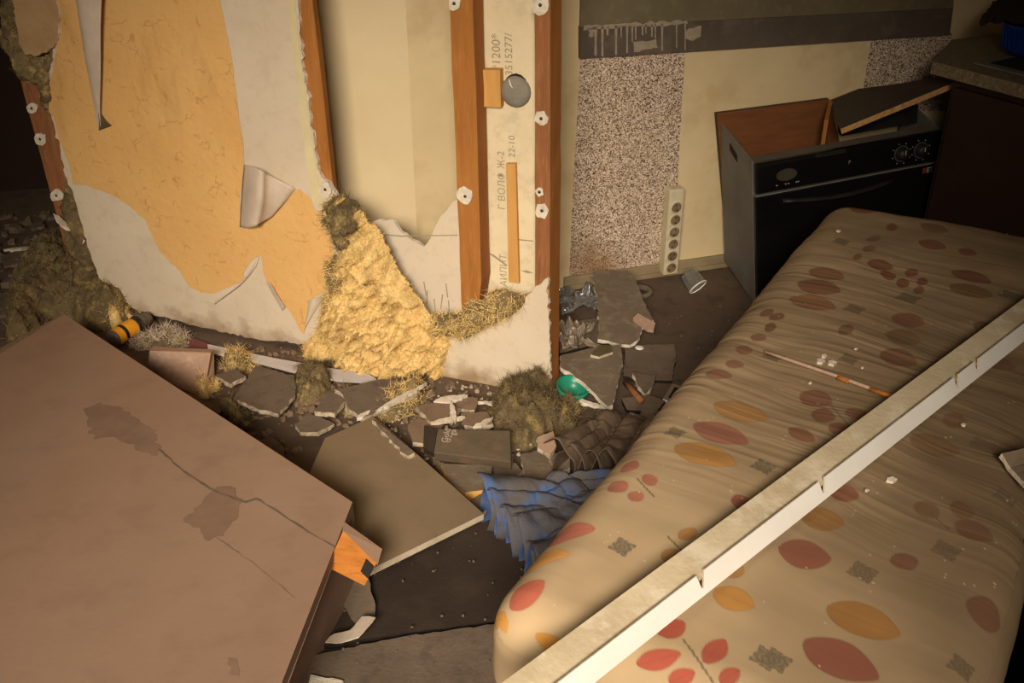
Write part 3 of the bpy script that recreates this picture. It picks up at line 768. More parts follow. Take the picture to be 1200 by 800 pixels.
# end panel turned to the photographer
wt = slab('worktop', [C1, C1 + f1 * 1.2, C1 + f1 * 1.2 + e1 * .6, C1 + e1 * .45 + back1 * .20, C1 + back1 * .30], A(0, 0, 1), .034, M_top, None, None)
tag(wt, 'grey speckled worktop edge at the upper right corner', 'worktop')
snk = empty('sink'); tag(snk, 'dark inset sink rim set into the speckled worktop', 'sink')
so = C1 + e1 * .07 + f1 * .08
obox('rim', so + A(0, 0, 0.0005), f1 * .5, e1 * .45, A(0, 0, .005), M_metal, snk, bev=.002)
obox('basin', so + f1 * .03 + e1 * .03 + A(0, 0, .006), f1 * .44, e1 * .39, A(0, 0, .002), M_gap, snk)
# blue tub with ribs, standing in the sink
tub = empty('blue_tub'); tag(tub, 'ribbed bright blue plastic tub on the sink at upper right', 'tub')
tc_ = atz(1212, 62, 0.73)
lathe('bowl', tc_, A(0, 0, 1), [(0, .0), (.075, .0), (.085, .02), (.095, .075), (.100, .08), (.098, .083), (.09, .078), (.078, .012), (0, .010)], M_blue, tub, k=32)
for k in range(28):
    a = 2 * math.pi * k / 28; d = A(math.cos(a), math.sin(a), 0); s = A(-math.sin(a), math.cos(a), 0)
    obox('rib', tc_ + d * .083 + A(0, 0, .012) - s * .002, d * .006, s * .004, A(0, 0, .058) + d * .009, M_blue, tub)
bag = slab('dark_cloth', [atz(1150, 20, .84), atz(1175, -8, .85), atz(1215, -20, .85), atz(1215, 22, .84), atz(1180, 18, .84)], A(0, 0, 1), .02, M_gap, None, None, torn=.004, seed=4)
tag(bag, 'black cloth lying over the top of the blue tub', 'cloth')
cord = tube('white_cord', [atz(1160, 283, .30), atz(1175, 276, .31), atz(1188, 274, .31), atz(1210, 276, .31)], .0035, M_white, None, k=8)
tag(cord, 'thin white cord at the right edge beyond the sofa', 'cord')

# ================================================================== SOFA
SZ = 0.42
SPL = zpl(SZ)
s0 = atz(540, 728, SZ); s1 = atz(974, 228, SZ)
sd = nrm(s1 - s0)                                           # long axis
sw_ = A(sd[1], -sd[0], 0)                                   # towards the right edge
SL = np.linalg.norm(s1 - s0); 
rr_ = atz(1178, 730, SZ); SWD = float((rr_ - s0) @ sw_) + 0.02
near = 0.03                                                # the near end lies a little beyond s0
STH = 0.22; SR = 0.08
sofa = empty('sofa'); tag(sofa, 'large beige sofa cushion printed with red and yellow leaves lying at right', 'sofa')


def s_uv(x, y):
    """fabric coordinates of the point of the cushion seen at a photo pixel (flat continuation outside it)"""
    d = (PX_ - x) ** 2 + (PY_ - y) ** 2; i = int(np.argmin(d))
    if d[i] < 30: return float(PU_[i]), float(PV_[i])
    p = atz(x, y, SZ) - s0; return float(p @ sd), float(p @ sw_)


# flat print: leaves (base px, tip px, width px, colour), squares, stems
RED, YEL, DRED, BRN = (176, 62, 50), (200, 138, 54), (136, 62, 46), (140, 96, 54)
leaves = [((575, 728), (593, 742), 46, YEL), ((627, 742), (675, 772), 22, (206, 140, 50)), ((598, 797), (626, 800), 12, RED), ((812, 496), (878, 520), 25, (164, 92, 78)), ((836, 472), (902, 491), 22, (186, 130, 66)), ((790, 523), (864, 545), 26, (188, 132, 62)), ((640, 638), (698, 621), 24, (180, 96, 80)), ((612, 668), (668, 650), 24, (206, 146, 76)),
          ((582, 703), (638, 680), 26, (182, 84, 66)), ((835, 691), (885, 713), 28, YEL), ((745, 779), (798, 764), 26, RED), ((770, 742), (802, 728), 26, RED), ((826, 778), (850, 748), 26, RED), ((842, 800), (868, 784), 22, RED), ((783, 800), (815, 786), 24, RED),
          ((912, 643), (974, 655), 33, (150, 66, 54)), ((937, 603), (991, 614), 27, (170, 116, 46)), ((968, 711), (1056, 742), 38, (176, 116, 44)), ((940, 751), (1030, 796), 44, (150, 66, 56)), ((1052, 648), (1068, 668), 26, DRED), ((1130, 706), (1172, 735), 34, DRED),
          ((1075, 588), (1098, 608), 22, BRN), ((1112, 594), (1142, 600), 20, BRN), ((1120, 612), (1164, 634), 24, DRED), ((938, 460), (975, 474), 20, (140, 70, 54)), ((950, 484), (980, 490), 17, (140, 70, 54)), ((975, 496), (994, 508), 18, (140, 70, 54)),
          ((996, 478), (1012, 492), 18, (140, 70, 54)), ((1010, 492), (1030, 500), 16, (140, 70, 54)), ((924, 501), (954, 517), 17, (140, 70, 54)), ((1032, 413), (1075, 428), 22, DRED), ((970, 574), (1008, 582), 20, DRED), ((1105, 488), (1132, 499), 20, DRED),
          ((1066, 514), (1126, 529), 24, BRN), ((948, 316), (990, 326), 15, (150, 92, 60)), ((935, 330), (985, 342), 18, (134, 72, 54)), ((925, 349), (980, 361), 18, (154, 98, 58)), ((904, 369), (918, 373), 12, (120, 70, 54)), ((896, 382), (910, 384), 12, (120, 70, 54)),
          ((892, 365), (906, 368), 11, (120, 70, 54)), ((1016, 306), (1047, 314), 12, DRED), ((1032, 321), (1050, 323), 11, DRED), ((1060, 318), (1076, 322), 11, DRED), ((1050, 330), (1066, 333), 11, DRED), ((1074, 328), (1088, 331), 10, DRED), ((1070, 339), (1084, 342), 10, DRED),
          ((1045, 371), (1084, 380), 17, DRED), ((1037, 392), (1080, 400), 18, BRN), ((984, 384), (1000, 388), 14, (130, 84, 54)), ((995, 243), (1032, 247), 12, (140, 72, 50)), ((1038, 265), (1052, 267), 9, DRED), ((1076, 282), (1110, 291), 12, DRED), ((1115, 317), (1162, 332), 14, DRED),
          ((1112, 334), (1165, 348), 15, BRN), ((1018, 278), (1030, 281), 9, BRN), ((1012, 290), (1026, 293), 9, BRN), ((1080, 262), (1110, 272), 11, BRN), ((1124, 292), (1144, 298), 9, DRED), ((730, 546), (748, 548), 15, (170, 96, 80)), ((752, 563), (770, 560), 15, (170, 96, 80)), ((738, 585), (752, 576), 15, (170, 96, 80)),
          ((714, 576), (734, 564), 16, (170, 96, 80)), ((796, 632), (814, 618), 18, (178, 124, 64)), ((776, 656), (796, 644), 18, (178, 124, 64)), ((820, 648), (836, 634), 17, (178, 124, 64)), ((788, 672), (808, 660), 18, (180, 130, 70)), ((852, 676), (872, 664), 18, (180, 130, 70)), ((858, 590), (882, 588), 20, (150, 72, 60)),
          ((826, 437), (858, 441), 12, (150, 92, 72)), ((850, 425), (872, 429), 10, (150, 92, 72)), ((862, 408), (882, 411), 10, (150, 92, 72)), ((880, 393), (898, 397), 9, (150, 92, 72)), ((700, 655), (722, 640), 0, BRN), ((1000, 300), (1010, 302), 8, BRN), ((1150, 420), (1190, 432), 14, DRED), ((1140, 380), (1170, 388), 14, BRN)]
squares = [(792, 507, 24, 15), (895, 547, 26, 18), (729, 641, 32, 24), (897, 771, 40, 30), (1012, 670, 32, 26), (1109, 644, 30, 24), (911, 773, 38, 30), (980, 526, 24, 18), (1101, 428, 24, 14), (906, 418, 22, 12), (995, 421, 24, 14), (1152, 521, 26, 18), (1179, 583, 26, 20),
           (986, 283, 16, 8), (1052, 248, 16, 8), (1002, 362, 20, 12), (1064, 349, 20, 12), (1184, 346, 20, 12), (850, 470, 0, 0), (1128, 782, 36, 28)]
stems = [((746, 560), (766, 582)), ((782, 628), (810, 655)), ((800, 748), (836, 800)), ((975, 476), (996, 500)), ((1090, 600), (1112, 620))]


def col_print(u, v):
    """colour of the fabric at sofa coordinates (arrays)"""
    P3 = np.stack([u, v, np.zeros_like(u)], -1)
    c = np.empty(u.shape + (3,)); base = A(*lin((188, 160, 122))[:3]); c[:] = base
    bl = 0.5 + 0.5 * fbm(P3, 5, 4, 41); c *= (0.86 + 0.22 * bl)[..., None]

    def paint(mask, col, a): 
        c[mask] = c[mask] * (1 - a) + A(*lin(col)[:3]) * a
    wob = 0.0012 * fbm(P3, 25, 2, 3)
    for b, t, wpx, col in leaves:
        if not wpx: continue
        bu, tu = A(*s_uv(*b)), A(*s_uv(*t)); L = np.linalg.norm(tu - bu); d = (tu - bu) / L
        # width measured across the leaf in the photograph
        mx, my = (b[0] + t[0]) / 2, (b[1] + t[1]) / 2; dx, dy = t[0] - b[0], t[1] - b[1]; q = math.hypot(dx, dy)
        w1, w2 = A(*s_uv(mx - dy / q * wpx / 2, my + dx / q * wpx / 2)), A(*s_uv(mx + dy / q * wpx / 2, my - dx / q * wpx / 2))
        wd = np.abs((w1 - w2) @ A(-d[1], d[0])) / 2
        f1, f2 = atz(mx - dy / q * wpx / 2, my + dx / q * wpx / 2, SZ), atz(mx + dy / q * wpx / 2, my - dx / q * wpx / 2, SZ); fl_ = f1 - f2
        wd = min(wd, 0.62 * abs(float(np.dot(fl_, sd) * -d[1] + np.dot(fl_, sw_) * d[0])) + .002)
        near_ = (np.abs(u - bu[0]) < L * 1.6 + .02) & (np.abs(v - bu[1]) < L * 1.6 + .02)
        ii = np.nonzero(near_); du = u[ii] - bu[0]; dv_ = v[ii] - bu[1]
        a = (du * d[0] + dv_ * d[1]) / L; s = (-du * d[1] + dv_ * d[0]) + wob[ii]
        prof = np.where((a > 0) & (a < 1), 2.82 * np.clip(a, 1e-6, 1) ** .7 * (1 - np.clip(a, 0, 1)) ** .8, 0) * wd
        al = np.clip((prof - np.abs(s)) / 0.0026 + 0.5, 0, 1) * (prof > 0)
        m = al > 0; sel = tuple(k[m] for k in ii); a_m = al[m] * 0.9
        sh = 0.85 + 0.3 * a[m]; cc = A(*lin(col)[:3])
        edge = 1 - 0.30 * np.clip(1 - (prof - np.abs(s))[m] / 0.004, 0, 1); vein = 1 - 0.12 * (np.abs(s[m]) < 0.0014)
        c[sel] = c[sel] * (1 - a_m)[:, None] + cc[None, :] * (sh * edge * vein * a_m)[:, None]
    for x, y, a_, b_ in squares:
        if not a_: continue
        cu = A(*s_uv(x, y)); p1 = np.abs(A(*s_uv(x + a_ / 2, y)) - A(*s_uv(x - a_ / 2, y))); p2 = np.abs(A(*s_uv(x, y + b_ / 2)) - A(*s_uv(x, y - b_ / 2)))
        hw_ = 0.5 * max(p1.max(), p2.max()) * 0.78
        ang = math.radians(12); du = (u - cu[0]); dv_ = (v - cu[1]); ru = du * math.cos(ang) + dv_ * math.sin(ang); rv = -du * math.sin(ang) + dv_ * math.cos(ang)
        star = 1 - 0.03 * np.cos(4 * np.arctan2(rv, ru))
        m = np.maximum(np.abs(ru), np.abs(rv)) < hw_ * star * 0.95
        tex = np.sin(ru * 900) * np.sin(rv * 900) > 0.25
        r = np.hypot(ru, rv); ring = (np.abs(r - hw_ * .62) < .0022) | (np.abs(r - hw_ * .28) < .002)
        paint(m, (128, 116, 92), 0.75); paint(m & (tex | ring | (np.maximum(np.abs(ru), np.abs(rv)) > hw_ * .84)), (92, 81, 64), 0.6)
    for p, q in stems:
        a = A(*s_uv(*p)); b = A(*s_uv(*q)); d = b - a; t = np.clip(((u - a[0]) * d[0] + (v - a[1]) * d[1]) / (d @ d), 0, 1)
        dist = np.hypot(u - a[0] - t * d[0], v - a[1] - t * d[1]); paint(dist < 0.0016, (96, 84, 58), 0.8)
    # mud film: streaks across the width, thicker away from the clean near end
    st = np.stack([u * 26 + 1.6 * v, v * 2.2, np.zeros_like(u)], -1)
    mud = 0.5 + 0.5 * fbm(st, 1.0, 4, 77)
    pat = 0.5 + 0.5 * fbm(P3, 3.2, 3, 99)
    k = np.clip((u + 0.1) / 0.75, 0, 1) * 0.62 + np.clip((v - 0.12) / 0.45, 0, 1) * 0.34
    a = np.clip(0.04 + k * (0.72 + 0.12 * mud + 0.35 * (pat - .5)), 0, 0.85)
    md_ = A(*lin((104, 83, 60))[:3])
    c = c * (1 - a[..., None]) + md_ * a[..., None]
    sp = vnoise(P3, 260, 5); dots = (sp > 0.93) & (vnoise(P3, 30, 8) > 0.25)
    c[dots] = A(*lin((190, 170, 140))[:3])
    return c


def rounded_grid():
    """box u:[near, SL] v:[0, SWD] z:[SZ-STH, SZ], edges rounded by SR; dense where the camera sees it"""
    st = 0.0024
    us = np.linspace(near, SL, int((SL - near) / st)); vs = np.linspace(0, SWD, int(SWD / st)); zs = np.linspace(SZ - STH, SZ, int(STH / (st * 1.6)))
    VV = []; FF = []; off = 0

    def face(Uu, Vv, Zz, flip=False):
        nonlocal off
        a, b = Uu.shape; P = np.stack([Uu, Vv, Zz], -1).reshape(-1, 3); VV.append(P)
        i, j = np.meshgrid(np.arange(a - 1), np.arange(b - 1), indexing='ij'); q = (i * b + j).ravel() + off
        f = np.stack([q, q + b, q + b + 1, q + 1], 1)
        FF.append(f[:, ::-1] if flip else f); off += a * b
    U_, V_ = np.meshgrid(us, vs, indexing='ij'); face(U_, V_, np.full_like(U_, SZ), True)
    U_, Z_ = np.meshgrid(us, zs, indexing='ij'); face(U_, np.zeros_like(U_), Z_, True)
    V_, Z_ = np.meshgrid(vs, zs, indexing='ij'); face(np.full_like(V_, near), V_, Z_)
    uc = np.linspace(near, SL, 60); vc = np.linspace(0, SWD, 40); zc = np.linspace(SZ - STH, SZ, 12)
    U_, Z_ = np.meshgrid(uc, zc, indexing='ij'); face(U_, np.full_like(U_, SWD), Z_)
    V_, Z_ = np.meshgrid(vc, zc, indexing='ij'); face(np.full_like(V_, SL), V_, Z_, True)
    U_, V_ = np.meshgrid(uc, vc, indexing='ij'); face(U_, V_, np.full_like(U_, SZ - STH))
    P = np.concatenate(VV); F = np.concatenate(FF)
    flat_u, flat_v = P[:, 0].copy(), P[:, 1].copy(); zz = P[:, 2].copy()
    lo = A(near + SR, SR, SZ - STH + SR); hi = A(SL - SR, SWD - SR, SZ - SR)
    I = np.clip(P, lo, hi); D = P - I; L = np.linalg.norm(D, axis=1, keepdims=True); Nn = np.where(L > 1e-6, D / np.maximum(L, 1e-6), A(0, 0, 1))
    P = I + Nn * SR
    # unrolled coordinates so the print wraps over the edges
    pu = np.where(flat_u <= near + 1e-6, near - (SZ - zz), flat_u); pv = np.where(flat_v <= 1e-6, -(SZ - zz), flat_v)
    Q = np.stack([P[:, 0], P[:, 1], P[:, 2]], 1)
    # padding bulge, cross folds stretched over the width and small puckers
    cu = np.clip((P[:, 0] - near) / (SL - near), 0, 1); cv = np.clip(P[:, 1] / SWD, 0, 1)
    bul = 0.018 * (np.sin(np.pi * cv) ** 0.6) * (np.sin(np.pi * cu) ** 0.4)
    fu = np.stack([pu * 22 + 1.9 * pv + 0.6 * fbm(Q, 4, 2, 31), pv * 1.6, np.zeros(len(pu))], 1)
    amp = np.clip((pu - 0.35) / 0.35, 0, 1) * (1 - 0.75 * np.clip((pu - 1.25) / 0.3, 0, 1)) + 0.12
    fold = amp * (0.0016 * vnoise(fu, 1.0, 12) + 0.0010 * (1 - 2 * np.abs(vnoise(fu, 1.9, 15))) + 0.0005 * (1 - 2 * np.abs(vnoise(fu, 4.3, 19))))
    soft = 0.004 * fbm(Q, 6, 3, 55)
    # pucker at the near left corner
    du = pu - (near + 0.02); dv_ = pv - 0.05; rr = np.hypot(du, dv_); puck = 0.0012 * np.exp(-(rr / 0.07) ** 2) * np.sin(9 * np.arctan2(dv_, du + 1e-6))
    P = P + Nn * (bul * (Nn[:, 2] > 0.3) + fold + soft)[:, None]
    return P, F, pu, pv


P, F, pu, pv = rounded_grid()
WPTS = s0 * A(1, 1, 0) + P[:, :1] * sd + P[:, 1:2] * sw_ + P[:, 2:] * A(0, 0, 1)
me = bpy.data.meshes.new('mattress')
me.vertices.add(len(WPTS)); me.vertices.foreach_set('co', WPTS.ravel())
me.loops.add(F.size); me.loops.foreach_set('vertex_index', F.ravel().astype(np.int32))
me.polygons.add(len(F)); me.polygons.foreach_set('loop_start', np.arange(0, F.size, 4, dtype=np.int32))
try: me.polygons.foreach_set('loop_total', np.full(len(F), 4, dtype=np.int32))
except Exception: pass
me.update(calc_edges=True)
nrmv = np.empty(len(WPTS) * 3, np.float32); me.vertex_normals.foreach_get('vector', nrmv); nrmv = nrmv.reshape(-1, 3)
rel = WPTS - CP; dep = rel @ FW; vis = ((nrmv * rel).sum(1) < -0.02) & (dep > .3)
PX_, PY_, PU_, PV_ = 600 + FPX * (rel @ RT)[vis] / dep[vis], 400 - FPX * (rel @ UPV)[vis] / dep[vis], pu[vis], pv[vis]
at = me.color_attributes.new('print', 'FLOAT_COLOR', 'POINT')
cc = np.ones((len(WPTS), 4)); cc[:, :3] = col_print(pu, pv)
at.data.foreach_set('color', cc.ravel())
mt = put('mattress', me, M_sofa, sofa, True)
bo = s0 * A(1, 1, 0) + sd * 0.10 + sw_ * 0.14
obox('base', bo, sd * (SL - 0.28), sw_ * (SWD - 0.2), A(0, 0, SZ - STH + 0.01), M_olive, sofa, bev=.01)

# neighbouring dark cushion beyond the right edge
nb = obox('dark_cushion', s0 * A(1, 1, 0) + sw_ * (SWD + .035) + sd * -.1, sd * 1.0, sw_ * .4, A(0, 0, SZ - .06), M_olive, None, bev=.04, seg=4)
tag(nb, 'dark olive cushion beyond the right edge of the printed sofa', 'cushion')


def sofa_top(x, y, dz=0.0):
    return atz(x, y, SZ + 0.018 + dz)


# notched white plastic angle strip lying across the sofa
la = atz(596, 880, SZ + .022); lb2 = atz(1260, 352, SZ + .022)
ld = nrm(lb2 - la); lw = A(-ld[1], ld[0], 0); lw = lw if np.dot(lw, A(0, 1, 0)) > 0 else -lw     # away from camera
LL = np.linalg.norm(lb2 - la); un = A(0, 0, 1)
st_ = empty('notched_strip'); tag(st_, 'long white notched plastic angle strip lying diagonally over the sofa', 'strip')
fw_ = 0.034; fu_ = nrm(un * .93 + lw * .37)                  # the front flange leans back


def along(x, y):
    p = atz(x, y, SZ + .045); return float((p - la) @ ld)


out = [(0, fw_)]
for t in [along(x, y) for x, y in [(822, 680), (962, 568), (1097, 437), (1124, 420)]]:
    out += [(t - .006, fw_), (t - .001, fw_ * .35), (t + .003, fw_ * .35), (t + .012, fw_)]
out += [(LL, fw_), (LL, 0), (0, 0)]
slab('front_flange', [la + ld * a + fu_ * b for a, b in out], np.cross(ld, fu_), .003, M_white, M_whited, st_)
rg = la + fu_ * (fw_ - .012) + lw * .004
slab('top_flange', [rg, rg + ld * LL, rg + ld * LL + lw * .048 + un * .010, rg + lw * .048 + un * .010], un, .003, M_whited, None, st_)

# thin banded cane on the sofa
cn = empty('thin_cane'); tag(cn, 'thin cane with orange bands lying across the far half of the sofa', 'stick')
c0, c1, c2 = sofa_top(897, 412, .008), sofa_top(985, 442, .010), sofa_top(1066, 472, .010)
tube('shaft', [c0, (c0 + c1) / 2, c1, c2], .0035, M_tile, cn, k=8)
for x0, x1 in ((0.52, 0.60), (0.74, 0.92)):
    p, q = c0 + (c2 - c0) * x0, c0 + (c2 - c0) * x1; tube('orange_band', [p, q], .0044, M_woodo, cn, k=8)
CRUMB = ['white plaster crumb above the cane, nearest its orange bands', 'larger white plaster crumb right of the cane crumbs', 'small crumb just above the other cane crumbs', 'white crumb near the far left edge of the sofa', 'white crumb on the dark lower right half of the sofa', 'tiny crumb on a fold below the left end of the cane', 'tiny crumb on the sofa close above the cane end', 'tiny crumb left of two notches of the strip', 'tiny crumb behind the upper strip end on the sofa', 'tiny crumb on the sofa between cane and strip', 'tiny crumb beside the bigger crumb below the strip']
for i, (x, y, s) in enumerate([(962, 422, .010), (975, 424, .012), (966, 416, .007), (983, 270, .006), (1045, 561, .008), (950, 448, .004), (1003, 408, .004), (1130, 497, .005), (1126, 432, .004), (1011, 430, .004), (1016, 574, .004)]):
    c = sofa_top(x, y, .004); rr = np.random.RandomState(i)
    P = [c + A(rr.uniform(.6, 1.2) * s * math.cos(k * 1.2), rr.uniform(.6, 1.2) * s * math.sin(k * 1.2), 0) for k in range(5)]
    o = slab('plaster_crumb', P, A(.1, -.1, 1), s * .7, M_core); 
    tag(o, CRUMB[i], 'crumb', 'plaster crumbs on the sofa')
o = slab('plaster_shard', [sofa_top(1174, 531, .03), sofa_top(1192, 527, .04), sofa_top(1225, 522, .05), sofa_top(1225, 580, .03), sofa_top(1198, 563, .012), sofa_top(1184, 548, .012)], A(.1, -.35, 1), .010, M_gypd, M_core, None, torn=.001, seed=3)
tag(o, 'grey plasterboard shard resting on the sofa at the right edge', 'shard')

# ================================================================== BIG FALLEN CABINET, LEFT
bx = empty('fallen_cabinet'); tag(bx, 'big fallen cabinet with a dusty stained brown top at lower left', 'cabinet')
TA, TB, TC = atz(75, 368, .15), atz(413, 588, .22), atz(330, 800, .25)
bp = plane3(TA, TB, TC)
tp = pslab('top_panel', [(75, 368), (413, 588), (330, 800), (270, 960), (-60, 1100), (-200, 900), (-120, 488), (0, 414)], bp, .022, M_panel, M_panels, bx)
b1, b2 = atz(425, 682, 0.0), atz(358, 800, 0.0); b3 = b2 + (b2 - b1) * 1.2; t3 = bp.px(272, 955)
ed = bp.n * .022
slab('side_panel', [TB - ed, b1, b3, t3 - ed], np.cross(b1 - TB, b3 - b1) * (1 if np.dot(np.cross(b1 - TB, b3 - b1), A(1, 0, 0)) > 0 else -1), .018, M_panels, None, bx)
slab('rear_panel', [TA - ed + A(.03, -.03, 0), TB - ed - A(.05, .05, 0), b1 - A(.09, .0, 0), A(TA[0] + .03, TA[1] - .03, 0.0)], A(.6, .8, 0), .018, M_panels, None, bx)
# raised dark lip on the far left edge
lv = bp.px(0, 414) - bp.px(75, 368)
slab('edge_lip', [bp.px(66, 372, .004), bp.px(76, 366, .004), bp.px(-120, 486, .004), bp.px(-130, 478, .004)], bp.n, .03, M_gypm, None, bx)
# drawer end sticking out: orange face with pale rim and black catch
dA, dB, dC = atz(402, 622, .252), atz(441, 660, .20), atz(427, 686, .17); dD = plane3(dA, dB, dC).px(383, 664)
dn = nrm(np.cross(dB - dA, dD - dA)); dn = dn if np.dot(CP - dA, dn) > 0 else -dn
slab('drawer_end', [dA, dB, dC, dD], dn, .014, M_woodo, None, bx)
rA, rB = atz(403, 611, .255), atz(448, 643, .205)
slab('drawer_rim', [rA, rB, dB + (dB - dA) * .04, dA - (dB - dA) * .02], nrm(dn + A(0, 0, .6)), .010, M_panel, None, bx)
cc_ = dA + (dB - dA) * .74 + (dD - dA) * .10
obox('catch', cc_ - dn * .001, nrm(dB - dA) * .020, nrm(dD - dA) * .024, dn * .006, M_gap, bx, bev=.001)
# water stains and crack line on the panel: flat dried mud
M_stain = mat('dried mud stain', (120, 93, 74), (134, 105, 84), 14, bump=0.05)
for i, pp in enumerate([[(100, 478), (118, 471), (140, 476), (160, 490), (176, 500), (186, 520), (184, 534), (168, 530), (150, 520), (128, 512), (112, 515), (102, 500)],
                        [(228, 600), (240, 582), (254, 570), (276, 572), (284, 585), (280, 605), (262, 628), (244, 634), (226, 618), (214, 608)], [(268, 770), (278, 772), (280, 792), (268, 790)]]):
    pslab('mud_stain', pp, bp, .0004, M_stain, None, bx, torn=.004, seed=i + 2, off=.0006, step=.01)
for i, pp in enumerate([[(186, 526), (215, 552), (246, 572), (275, 584), (288, 588), (300, 584), (330, 602), (360, 622), (392, 640)], [(230, 612), (260, 634), (300, 662), (345, 700)]]):
    up_ = [(x, y - .7 - (1 if i == 0 else 0) * .5) for x, y in pp]; dn_ = [(x, y + .7 + (1 if i == 0 else 0) * .5) for x, y in pp[::-1]]
    pslab('crack_line', up_ + dn_, bp, .0004, M_stain if i else M_gypg, None, bx, torn=.001, seed=i, off=.0007, step=.015)

# ================================================================== OTHER LARGE PIECES ON THE FLOOR
h1, h2, h3 = atz(437, 488, .05), atz(567, 602, .085), atz(430, 670, .13)
hp_ = plane3(h1, h2, h3)
o = pslab('tilted_board', [(381, 513), (437, 488), (452, 499), (567, 602), (430, 669), (424, 664), (363, 553)], hp_, .014, M_hex, M_rim, None)
tag(o, 'grey beige cut-corner board lying tilted between cabinet and rubble', 'board')


def piece(name, px, z, th, mtop, mside, label, cat, torn=.0012, seed=0, tilt=(0, 0), group=None):
    """slab whose outline is read at height z, optionally tilted by slopes (dz/dx, dz/dy) about its middle"""
    c = np.mean([atz(x, y, z) for x, y in px], 0); n = nrm(A(-tilt[0], -tilt[1], 1)); pl = Plane(c, n, A(1, 0, 0))
    o = pslab(name, px, pl, th, mtop, mside, None, torn=torn, seed=seed)
    return tag(o, label, cat, group)


piece('floor_sheet', [(428, 664), (560, 600), (700, 560), (760, 640), (760, 720), (575, 728), (470, 742), (372, 757), (395, 715)], .012, .011, mat('dark wet sheet', (58, 46, 37), (48, 38, 30), 5, (70, 56, 46), 12, .4, rough=.6), M_gap, 'dark muddy sheet on the floor in front of the tilted board', 'sheet', .001, 5)
piece('floor_sheet', [(365, 768), (470, 746), (600, 728), (720, 724), (720, 900), (340, 900)], .022, .020, M_gypg, M_gypg, 'grey brown muddy board on the floor at bottom centre', 'board', .001, 6)
piece('paper_scrap', [(381, 752), (392, 742), (410, 738), (424, 722), (440, 723), (430, 735), (420, 746), (400, 753)], .045, .002, M_paper, M_paper, 'crumpled pale paper scrap below the orange drawer end', 'paper', .002, 7, tilt=(.3, -.1))
piece('plaster_edge', [(364, 790), (382, 794), (402, 797), (398, 804), (362, 800)], .03, .010, M_core, M_core, 'strip of white plaster at the bottom edge of the picture', 'plaster', .002, 8)
piece('leaning_scrap', [(398, 690), (424, 668), (432, 672), (440, 724), (418, 730), (404, 712)], .03, .004, M_gypg, M_gypg, 'dark muddy scrap under the drawer end', 'scrap', .002, 9, tilt=(.1, .2))
o = hexa('pinkish_block', [atz(172, 440, .0), atz(238, 466, .0), atz(252, 448, .0), atz(186, 412, .0), atz(175, 411, .075), atz(247, 413, .075), atz(251, 409, .065), atz(178, 406, .065)], M_tile, None, bev=.003)
tag(o, 'pinkish beige block standing behind the fallen cabinet edge', 'block')
# white plastic strip in front of the partition
ws = empty('plastic_strip'); tag(ws, 'white notched plastic strip on the floor in front of the partition', 'strip')
p1, p2, p3 = atz(243, 412, .02), atz(350, 436, .025), atz(440, 450, .02)
sth = [atz(243, 403, .02), atz(268, 408, .022), atz(271, 417, .022), atz(272, 409, .022), atz(320, 419, .025), atz(380, 430, .025), atz(432, 438, .02), atz(441, 444, .02), atz(428, 448, .02), atz(395, 446, .022), atz(340, 435, .025), atz(290, 422, .022), atz(244, 413, .02)]
slab('strip', sth, A(0, -.3, 1), .004, M_lilac, None, ws)
slab('maroon_end', [atz(221, 397, .02), atz(224, 395, .02), atz(243, 402, .022), atz(243, 413, .018), atz(222, 408, .018)], A(0, -.3, 1), .006, M_maroon, None, ws)
# small can with yellow label
can = empty('small_can'); tag(can, 'grey can with a yellow and black label by the left wool mound', 'can')
ca, cb = atz(131, 398, .028), atz(174, 372, .028); cx = nrm(cb - ca); cl = np.linalg.norm(cb - ca)
lathe('body', ca, cx, [(0, 0), (.024, 0), (.026, .003), (.026, cl * .78), (.022, cl * .82), (.022, cl * .84), (0, cl * .84)], M_can, can, k=24)
lathe('yellow_label', ca, cx, [(.0264, cl * .06), (.0264, cl * .56)], M_yel, can, k=24)
lathe('black_band', ca, cx, [(.0266, cl * .22), (.0266, cl * .30)], M_blackm, can, k=24)
lathe('black_band', ca, cx, [(.0266, cl * .58), (.0266, cl * .70)], M_blackm, can, k=24)
lathe('cap', ca, cx, [(.020, cl * .84), (.021, cl * .98), (.017, cl), (0, cl)], M_can, can, k=20)
# dark book / box with lettering
bk = empty('dark_box'); tag(bk, 'dark boxed packet with pale lettering lying on the rubble', 'box')
ba, bb_, bc_, bd = atz(513, 502, .085), atz(598, 504, .085), atz(599, 541, .065), atz(508, 530, .065)
bnn = nrm(np.cross(bd - ba, bb_ - ba)); bnn = bnn if bnn[2] > 0 else -bnn
hexa('packet', [ba - bnn * .03, bb_ - bnn * .03, bc_ - bnn * .03, bd - bnn * .03, ba, bb_, bc_, bd], M_book, bk, bev=.003)
hexa('dark_spine', [atz(497, 498, .07) - bnn * .02, ba - bnn * .02, bd - bnn * .02, atz(496, 524, .05) - bnn * .02, atz(497, 498, .07), ba + A(-.001, 0, -.002), bd + A(-.001, 0, -.002), atz(496, 524, .05)], M_bookl, bk)
tx = nrm(bb_ - ba); ty = nrm(ba - bd); ty = nrm(ty - tx * np.dot(tx, ty))
for s, k in (('Gold', .17), ('Vega', .25)):
    text('printed_letters', s, bd + (bb_ - ba) * k + ty * .028 + bnn * .0015, nrm(ty + tx * .12), -tx, .021, M_inkw, bk, bold=.0003)
piece('wood_block', [(517, 543), (576, 545), (578, 573), (545, 577), (528, 566)], .04, .035, M_gypd, M_woodl, 'muddy wood block under the dark boxed packet', 'block', .0006, 12)

